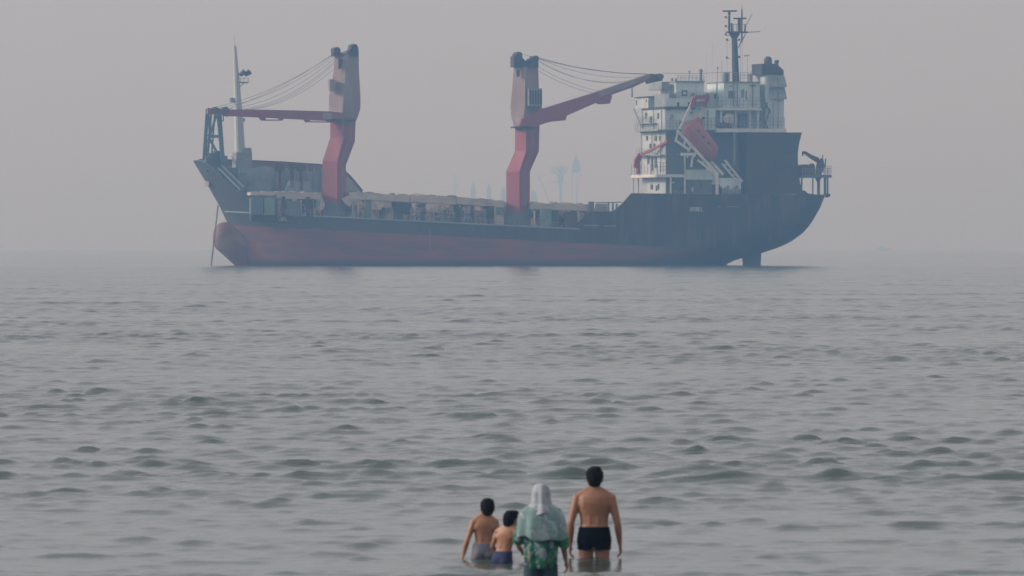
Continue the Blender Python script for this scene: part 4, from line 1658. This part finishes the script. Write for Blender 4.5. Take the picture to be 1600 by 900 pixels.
PM = FD / FPX   # metres per photo pixel out there
far_labels = ['tallest and leftmost of the faint slim tower blocks behind the deck', 'middle one of the faint slim tower blocks behind the deck',
              'faint slim tower block half hidden by the midships crane pillar']
for (px, top, w), lab in zip(((739.5, 286, 8), (764, 289, 7), (786.5, 292, 7)), far_labels):
    t = far_thing('tower_block', px, lab, 'tower', 'faint towers behind the ship')
    b = MB()
    hw = w * PM / 2
    zt = fz(top)
    b.box(-hw, hw, -hw, hw, -0.5, zt - 5)
    b.build('wall', M['far_wall'], t)
    b = MB()
    b.loft([(zt - 5, 0, 0, hw * 0.8, hw * 0.8), (zt - 1.5, 0, 0, hw * 0.45, hw * 0.45), (zt + 1, 0, 0, hw * 0.2, hw * 0.2)], 10)
    b.build('roof', M['far_wall'], t)
t = far_thing('lattice_mast', 711, 'thin faint lattice mast left of the far towers', 'mast')
b = MB()
zt = fz(273)
b.bar((0, 0, -0.5), (0, 0, zt), 1.0, 1.0)
b.bar((-4, 0, fz(289)), (4.5, 0, fz(288)), 0.8, 0.8)
b.bar((-3, 0, fz(289)), (0, 0, fz(300)), 0.6, 0.6)
b.bar((3, 0, fz(289)), (0, 0, fz(300)), 0.6, 0.6)
for sx in (-1, 1):
    b.bar((sx * 4, 0, -0.5), (sx * 0.5, 0, fz(302)), 0.7, 0.7)
b.build('mast_frame', M['far_steel'], t)
t = far_thing('storage_dome', 835, 'low faint dark mound of a building right of the midships crane', 'building')
b = MB()
b.loft([(-0.5, 0, 0, 5.5, 5), (fz(310), 0, 0, 5.0, 4.6), (fz(302), -1, 0, 3.6, 3.4), (fz(297), -1.5, 0, 1.6, 1.5)], 14)
b.build('dome_wall', M['far_steel'], t)
t = far_thing('harbour_crane', 850, 'faint slanting jib of a harbour crane beside the tree shaped tower', 'crane')
b = MB()
b.bar((9 * PM, 0, fz(316)), (-8 * PM, 0, fz(276)), 1.2, 1.2)
b.bar((-8.5 * PM, 0, fz(282)), (-6.5 * PM, 0, fz(274)), 2.6, 2.6)
b.build('jib', M['far_steel'], t)
b = MB()
b.box(6 * PM, 11 * PM, -3, 3, -0.5, fz(314))
b.build('crane_base', M['far_steel'], t)
t = far_thing('control_tower', 876, 'faint tower with a wide branching top behind the deck cargo', 'tower')
b = MB()
b.tube((0, 0, -0.5), (0, 0, fz(290)), 2.3, 2.0, 12)
b.tube((0, 0, fz(290)), (0, 0, fz(276)), 2.6, 4.3, 12)
b.tube((0, 0, fz(276)), (0, 0, fz(268)), 4.0, 3.0, 12)
b.build('shaft', M['far_steel'], t)
b = MB()
for a0, h0, a1, h1 in ((-3, 276, -17, 257), (2, 276, 14, 258), (-2, 270, -8, 259), (1, 270, 6, 256), (0, 268, 0, 256), (-5, 272, -12, 268), (4, 272, 12, 266), (-14, 262, 12, 262), (-8, 265, 9, 265), (-16, 284, 9, 286)):
    b.bar((a0 * PM, 0, fz(h0)), (a1 * PM, 0, fz(h1)), 1.1, 1.1)
for k in range(16):
    a = random.uniform(-1.2, 1.2)
    L = random.uniform(6, 15)
    a0, h0 = random.uniform(-5, 5), random.uniform(266, 276)
    b.bar((a0 * PM, 0, fz(h0)), ((a0 + L * math.sin(a)) * PM, 0, fz(h0 - L * 0.8 * math.cos(a))), 1.4, 1.4)
b.build('gantry', M['far_steel'], t)
t = far_thing('slewing_crane', 900, 'faint crane with a diamond shaped head on two splayed legs', 'crane')
b = MB()
pts = [(-7, 268), (-4, 252), (0, 242), (1.5, 242), (5, 254), (8, 266), (4, 270), (-3, 270)]
b.prism([(a * PM, fz(c)) for a, c in pts], -2, 2)
b.build('crane_head', M['far_steel'], t)
for a0, a1 in ((-5, -12), (7, -8), (2, -3)):
    b = MB()
    b.bar((a0 * PM, 0, fz(269)), (a1 * PM, 0, -0.5), 1.0, 1.0)
    b.build('leg', M['far_steel'], t)
# small faint vessel on the right horizon
D2 = 13000.0
P2 = D2 / FPX
t = far_thing('far_vessel', 1380, 'tiny pale vessel alone on the hazy right horizon', 'boat', d=D2)
b = MB()
b.prism([(-9 * P2, 3.2), (-8 * P2, -0.3), (8 * P2, -0.3), (10 * P2, 3.6), (3 * P2, 2.8)], -2.4, 2.4)
b.build('hull', M['far_steel'], t)
b = MB()
b.prism([(-6 * P2, 2.7), (3 * P2, 2.7), (2 * P2, 4.8), (-1 * P2, 4.8), (-1 * P2, 6.3), (-5 * P2, 6.3)], -1.8, 1.8)
b.build('cabin', M['far_white'], t)
b = MB()
b.bar((-3 * P2, 0, 6), (-3 * P2, 0, 8.6), 0.4, 0.4)
b.build('mast', M['far_steel'], t)


# ------------------------------------------------------------------ the family wading in
def solid(b, name, material, parent, voxel, smooth_it=6, fn=None):
    """fuse overlapping solids into one continuous skin"""
    if fn is not None:
        b.v = [tuple(fn(Vector(p))) for p in b.v]
    me = b.mesh(name)
    o = bpy.data.objects.new(name, me)
    COL.objects.link(o)
    rm_ = o.modifiers.new('r', 'REMESH')
    rm_.mode = 'VOXEL'
    rm_.voxel_size = voxel
    sm = o.modifiers.new('s', 'SMOOTH')
    sm.factor = 0.5
    sm.iterations = smooth_it
    dg = bpy.context.evaluated_depsgraph_get()
    new = bpy.data.meshes.new_from_object(o.evaluated_get(dg))
    o.modifiers.clear()
    o.data = new
    bpy.data.meshes.remove(me)
    new.name = name
    new.materials.clear()
    new.materials.append(material)
    new.shade_smooth()
    o.parent = parent
    return o


def add_hand(b, wrist, d, side, k, curl=0.75):
    k = k * 1.12
    """palm, four unequal bent fingers and a thumb; d = direction of the forearm, palm faces the thigh"""
    d = Vector(d).normalized()
    fwd = Vector((0, 1, 0))
    fwd = (fwd - d * fwd.dot(d)).normalized()      # thumb side
    inn = d.cross(fwd) * 1.0
    if inn.x * side > 0:
        inn = -inn
    w = Vector(wrist)
    for o_ in (-0.022, 0.0, 0.022):
        b.capsule(w + fwd * o_ * k * 0.7, w + d * 0.082 * k + fwd * o_ * k * 1.15, 0.017 * k, 0.016 * k, 10)
    for o_, L in ((0.031, 0.066), (0.011, 0.076), (-0.010, 0.070), (-0.029, 0.054)):
        p = w + d * 0.085 * k + fwd * o_ * k
        q = p + (d + inn * curl * 0.4).normalized() * L * 0.55 * k
        r_ = q + (d + inn * curl * 1.6).normalized() * L * 0.5 * k
        b.capsule(p, q, 0.0095 * k, 0.009 * k, 8)
        b.capsule(q, r_, 0.009 * k, 0.0078 * k, 8)
    p = w + d * 0.022 * k + fwd * 0.028 * k
    q = p + (d * 0.75 + fwd * 0.65 + inn * 0.2).normalized() * 0.042 * k
    r_ = q + (d + fwd * 0.15 + inn * 0.3).normalized() * 0.034 * k
    b.capsule(p, q, 0.0125 * k, 0.011 * k, 8)
    b.capsule(q, r_, 0.011 * k, 0.009 * k, 8)


def add_head(b, c, k):
    """head centred on c facing +Y, k = head scale"""
    c = Vector(c)
    b.ball(c + Vector((0, -0.012, 0.018)) * k, 0.076 * k, 0.094 * k, 0.098 * k, 12)
    b.ball(c + Vector((0, 0.022, -0.045)) * k, 0.060 * k, 0.070 * k, 0.072 * k, 10)
    b.ball(c + Vector((0, 0.070, -0.092)) * k, 0.026 * k, 0.02 * k, 0.02 * k, 8)          # chin
    b.capsule(c + Vector((0, 0.088, 0.01)) * k, c + Vector((0, 0.110, -0.028)) * k, 0.011 * k, 0.015 * k, 8)   # nose
    b.ball(c + Vector((0, 0.088, -0.058)) * k, 0.026 * k, 0.012 * k, 0.012 * k, 8)        # mouth
    for s in (-1, 1):
        b.ball(c + Vector((s * 0.079, -0.008, -0.008)) * k, 0.011 * k, 0.020 * k, 0.034 * k, 8)   # ear


def torso_sections(k, sw, fat):
    """stacked sections from crotch to neck for a 1.72 m body, scaled by k"""
    rows = [(0.80, 0.02, 0.150, 0.105), (0.86, 0.0, 0.172, 0.120), (0.94, -0.012, 0.176, 0.122), (1.02, -0.006, 0.163, 0.106), (1.10, 0.004, 0.152, 0.097),
            (1.18, 0.006, 0.158, 0.101), (1.26, 0.0, 0.172, 0.110), (1.34, -0.008, 0.182, 0.112), (1.40, -0.012, 0.178, 0.100), (1.445, -0.012, 0.140, 0.080),
            (1.475, -0.010, 0.085, 0.066), (1.51, -0.006, 0.060, 0.060)]
    return [(z * k, 0, y * k, rx * k * (sw if z > 1.2 else fat), ry * k * fat) for z, y, rx, ry in rows]


def human(name, label, loc, yaw, H, skin, hair=True, sw=1.0, fat=1.0, arms=None, lean=0.0, head_k=1.0, head_dx=0.0, head_yaw=0.0, voxel=0.0075, legs=True):
    root = empty(name, loc, yaw)
    tag(root, label, 'person', 'family wading into the sea')
    k = H / 1.72
    zh = 0.95 * k

    def fn(p):
        t = max(p.z - zh, 0)
        return Vector((p.x + lean * t, p.y, p.z - 0.5 * lean * lean * t))
    b = MB()
    b.loft(torso_sections(k, sw, fat), 24, 2.3)
    hc = Vector((head_dx, 0.015, 1.615 * k - (head_k - 1) * 0.06))
    b.capsule((0, -0.012 * k, 1.45 * k), (hc.x * 0.7, 0.0, 1.56 * k), 0.058 * k, 0.053 * k, 14)
    hm_ = MB()
    add_head(hm_, (0, 0, 0), k * head_k)
    rz = Matrix.Rotation(head_yaw, 3, 'Z')
    hm_.v = [tuple(rz @ Vector(p) + hc) for p in hm_.v]
    b.add(hm_.v, hm_.f)
    # long back muscles leave a furrow over the spine
    for s in (-1, 1):
        b.capsule((s * 0.040 * k, (-0.060 * fat + 0.004) * k, 0.98 * k), (s * 0.048 * k, (-0.070 * fat + 0.004) * k, 1.38 * k), 0.038 * fat * k, 0.036 * fat * k)
    # trapezius and shoulder blades
    for s in (-1, 1):
        b.capsule((s * 0.03 * k, -0.02 * k, 1.50 * k), (s * 0.155 * sw * k, -0.015 * k, 1.415 * k), 0.042 * k, 0.048 * k)
        b.ball((s * 0.085 * sw * k, -0.072 * fat * k, 1.33 * k), 0.060 * k, 0.037 * fat * k, 0.090 * k, 10)
        b.ball((s * 0.07 * k, -0.085 * k, 0.885 * k), 0.085 * k, 0.055 * k, 0.085 * k, 10)
    for s in (-1, 1):
        sh = Vector((s * 0.184 * sw, -0.012, 1.385)) * k
        if arms and s in arms:
            el, wr = [Vector(a) for a in arms[s]]
        else:
            el, wr = Vector((s * 0.245 * sw, -0.035, 1.12)) * k, Vector((s * 0.262 * sw, 0.015, 0.87)) * k
        b.ball(sh, 0.056 * k, 0.056 * k, 0.060 * k, 10)
        b.capsule((s * 0.10 * k, -0.012 * k, 1.405 * k), sh, 0.060 * k, 0.050 * k)
        b.capsule((s * 0.11 * k, -0.02 * k, 1.31 * k), sh + Vector((0, 0, -0.05 * k)), 0.070 * k, 0.050 * k)
        mid = sh.lerp(el, 0.45)
        b.capsule(sh, mid, 0.054 * k, 0.050 * k)
        b.capsule(mid, el, 0.050 * k, 0.039 * k)
        m2 = el.lerp(wr, 0.3)
        b.capsule(el, m2, 0.039 * k, 0.042 * k)
        b.capsule(m2, wr, 0.042 * k, 0.027 * k)
        add_hand(b, wr, wr - el, s, k)
    if legs:
        for s in (-1, 1):
            hp, kn, an = Vector((s * 0.088, -0.005, 0.86)) * k, Vector((s * 0.100, 0.01, 0.47)) * k, Vector((s * 0.105, -0.03, 0.08)) * k
            b.capsule(hp, hp.lerp(kn, 0.5), 0.090 * k, 0.078 * k)
            b.capsule(hp.lerp(kn, 0.5), kn, 0.078 * k, 0.056 * k)
            b.capsule(kn, kn.lerp(an, 0.35), 0.054 * k, 0.056 * k)
            b.capsule(kn.lerp(an, 0.35), an, 0.056 * k, 0.036 * k)
            b.capsule(an + Vector((0, -0.03, -0.04)) * k, an + Vector((0, 0.15, -0.055)) * k, 0.036 * k, 0.025 * k)
    solid(b, 'body', skin, root, voxel, 8, fn)
    if hair:
        hb_ = MB()
        kk = k * head_k
        hb_.ball(Vector((0, -0.020, 0.030)) * kk, 0.087 * kk, 0.102 * kk, 0.100 * kk, 14)
        hb_.ball(Vector((0, -0.045, -0.022)) * kk, 0.074 * kk, 0.066 * kk, 0.072 * kk, 12)
        hb_.ball(Vector((0, 0.045, 0.085)) * kk, 0.062 * kk, 0.05 * kk, 0.036 * kk, 10)
        rr = random.Random(len(label))
        for i in range(60):
            a, t = rr.uniform(0, 6.28), rr.uniform(-0.5, 1.0)
            q = Vector((0.084 * math.cos(a) * math.cos(t), -0.022 + 0.098 * math.sin(a) * math.cos(t), 0.034 + 0.098 * math.sin(t)))
            if q.y > 0.03 and q.z < 0.07:
                continue
            hb_.ball(q * kk, 0.012 * kk, 0.012 * kk, 0.016 * kk, 5)
        hb_.v = [tuple(rz @ Vector(p) + hc) for p in hb_.v]
        solid(hb_, 'hair', M['hair'], root, 0.0075, 2, fn)
    for s in (-1, 1):
        e = MB()
        e.ball((rz @ (Vector((s * 0.031, 0.081, 0.0)) * k * head_k)) + hc, 0.012 * k * head_k, 0.012 * k * head_k, 0.010 * k * head_k, 6)
        e.v = [tuple(fn(Vector(p))) for p in e.v]
        e.build('eye', M['eye'], root, smooth=True)
    return root, k, fn


def trunks(root, k, fn, material, z0, z1, fat=1.0, name='swim_trunks'):
    b = MB()
    g = 0.010
    rows = [(0.855, 0.0, 0.184, 0.134), (0.90, -0.006, 0.190, 0.140), (0.95, -0.012, 0.188, 0.137), (1.02, -0.006, 0.175, 0.119), (z1, -0.002, 0.167, 0.111)]
    b.loft([(z * k, 0, y * k, rx * k * fat, ry * k * fat) for z, y, rx, ry in rows], 24, 2.3)
    for s in (-1, 1):
        b.ball((s * 0.07 * k, -0.090 * k, 0.89 * k), 0.088 * k, 0.058 * k, 0.088 * k, 10)
        b.loft([(z0 * k, s * 0.092 * k, 0, 0.098 * k, 0.100 * k), (0.82 * k, s * 0.092 * k, 0, 0.100 * k, 0.103 * k), (0.88 * k, s * 0.088 * k, 0, 0.098 * k, 0.110 * k)], 18)
    return solid(b, name, material, root, 0.008, 3, fn)


def W(px, d): return (px - 800) / FPX * d


def sea_floor(top_px, H, d):
    """height of the feet so that the crown shows at that photo row"""
    return CAM_H + (HOR - top_px) / FPX * d - H


d = 95.6
root, k, fn = human('person', 'man bare to the waist in black swim trunks, tallest of the bathers', (W(928.5, d), d, sea_floor(731.5, 1.725, d)), R(-3), 1.72, M['skin_man'], sw=1.04, fat=1.02, head_k=1.10, head_dx=0.006,
                    arms={-1: ((-0.258, -0.045, 1.115), (-0.270, 0.03, 0.875)), 1: ((0.262, -0.02, 1.11), (0.285, 0.06, 0.885))})
trunks(root, k, fn, M['black_cloth'], 0.81, 1.07, 1.03)

d = 95.4
root, k, fn = human('person', 'boy in grey trunks with one arm held out, farthest left of the family', (W(755, d), d, sea_floor(777.5, 1.30, d)), R(4), 1.27, M['skin_boy'], sw=0.90, fat=0.86,
                    arms={-1: ((-0.185, -0.02, 0.82), (-0.222, 0.02, 0.655)), 1: ((0.175, 0.0, 0.83), (0.185, 0.06, 0.66))}, head_k=1.26, head_dx=0.03, lean=0.04, voxel=0.006)
trunks(root, k, fn, M['grey_cloth'], 0.72, 1.07, 0.93)

d = 94.4
root, k, fn = human('person', 'smallest boy in navy trunks, leaning beside the woman', (W(785, d), d, sea_floor(793.5, 1.185, d)), R(-28), 1.15, M['skin_boy'], sw=0.90, fat=0.88,
                    arms={-1: ((-0.165, 0.03, 0.76), (-0.13, 0.14, 0.64)), 1: ((0.150, 0.06, 0.76), (0.13, 0.20, 0.70))}, head_k=1.32, head_dx=0.015, lean=0.20, head_yaw=R(-12), voxel=0.006)
trunks(root, k, fn, M['navy_cloth'], 0.72, 1.06, 0.95)

# the woman in a headscarf and flowered tunic
d = 89.9
root, k, fn = human('person', 'woman in a white headscarf and green flowered tunic, nearest the beach', (W(845, d), d, sea_floor(755, 1.60, d)), R(2), 1.57, M['skin_woman'], hair=False, sw=0.95, fat=1.05,
                    arms={-1: ((-0.225, 0.0, 1.03), (-0.12, 0.17, 1.02)), 1: ((0.225, -0.03, 1.02), (0.262, 0.01, 0.80))}, voxel=0.0075)


def drape(b, rows, n=44, folds=9, amp=0.012, seed=1, hem=0.0):
    r = random.Random(seed)
    ph = [r.uniform(0, 6.28) for _ in range(3)]
    out = []
    zmin, zmax = min(q[0] for q in rows), max(q[0] for q in rows)
    for z, cx, cy, rx, ry in rows:
        t = (zmax - z) / (zmax - zmin)
        ring = []
        for i in range(n):
            a = 2 * math.pi * i / n
            w = 1 + (amp * (0.3 + t) / max(rx, 0.05)) * (math.sin(folds * a + ph[0] + t * 1.5) + 0.6 * math.sin((folds + 4) * a + ph[1] - t))
            ring.append((cx + rx * w * math.cos(a), cy + ry * w * math.sin(a), z + hem * max(0, t - 0.55) * (math.sin(2 * a + ph[2]) + 0.7 * math.sin(5 * a + ph[0]))))
        out.append(ring)
    b.rings(out)


b = MB()
drape(b, [(0.70, 0, 0.0, 0.165, 0.135), (0.80, 0, -0.005, 0.172, 0.145), (0.90, 0, -0.01, 0.178, 0.150), (1.00, 0, 0, 0.172, 0.135), (1.10, 0, 0, 0.168, 0.13), (1.20, 0, 0, 0.175, 0.13), (1.28, 0, 0, 0.17, 0.115), (1.33, 0, 0, 0.12, 0.09), (1.36, 0, 0, 0.075, 0.07)], seed=4)
for s in (-1, 1):
    el = Vector((-0.235, 0.0, 1.01)) if s < 0 else Vector((0.232, -0.03, 1.01))
    wr = Vector((-0.15, 0.15, 1.02)) if s < 0 else Vector((0.245, -0.015, 0.95))
    sh = Vector((s * 0.17, -0.01, 1.285))
    b.capsule(sh, el, 0.056, 0.066)
    b.capsule(el, wr, 0.066, 0.055)
solid(b, 'tunic', M['tunic'], root, 0.009, 2)
b = MB()
drape(b, [(1.015, 0.01, -0.02, 0.262, 0.175), (1.08, 0.01, -0.02, 0.266, 0.180), (1.16, 0.008, -0.02, 0.260, 0.180), (1.24, 0.004, -0.018, 0.246, 0.170), (1.30, 0, -0.015, 0.222, 0.150), (1.345, 0, -0.012, 0.170, 0.128), (1.38, 0, -0.01, 0.115, 0.110), (1.41, 0, -0.01, 0.085, 0.10)], folds=7, amp=0.014, seed=8, hem=0.05)
solid(b, 'shawl', M['cape'], root, 0.009, 3)
b = MB()
drape(b, [(1.285, -0.006, -0.045, 0.150, 0.150), (1.33, -0.002, -0.035, 0.138, 0.130), (1.385, 0, -0.018, 0.104, 0.116), (1.45, 0, -0.01, 0.097, 0.116), (1.51, 0, -0.006, 0.097, 0.118), (1.555, 0, 0.0, 0.085, 0.105), (1.585, 0, 0.0, 0.055, 0.075), (1.597, 0, 0.0, 0.02, 0.03)], folds=5, amp=0.007, seed=3, hem=0.025)
solid(b, 'headscarf', M['scarf'], root, 0.008, 3)
b = MB()
b.loft([(0.70, 0, 0, 0.168, 0.13), (0.80, 0, 0, 0.172, 0.135), (0.88, 0, 0, 0.165, 0.13)], 24)
for s in (-1, 1):
    b.loft([(0.10, s * 0.098, -0.02, 0.075, 0.08), (0.45, s * 0.095, 0, 0.085, 0.09), (0.74, s * 0.085, 0, 0.098, 0.11)], 18)
solid(b, 'trousers', M['trouser_cloth'], root, 0.009, 3)
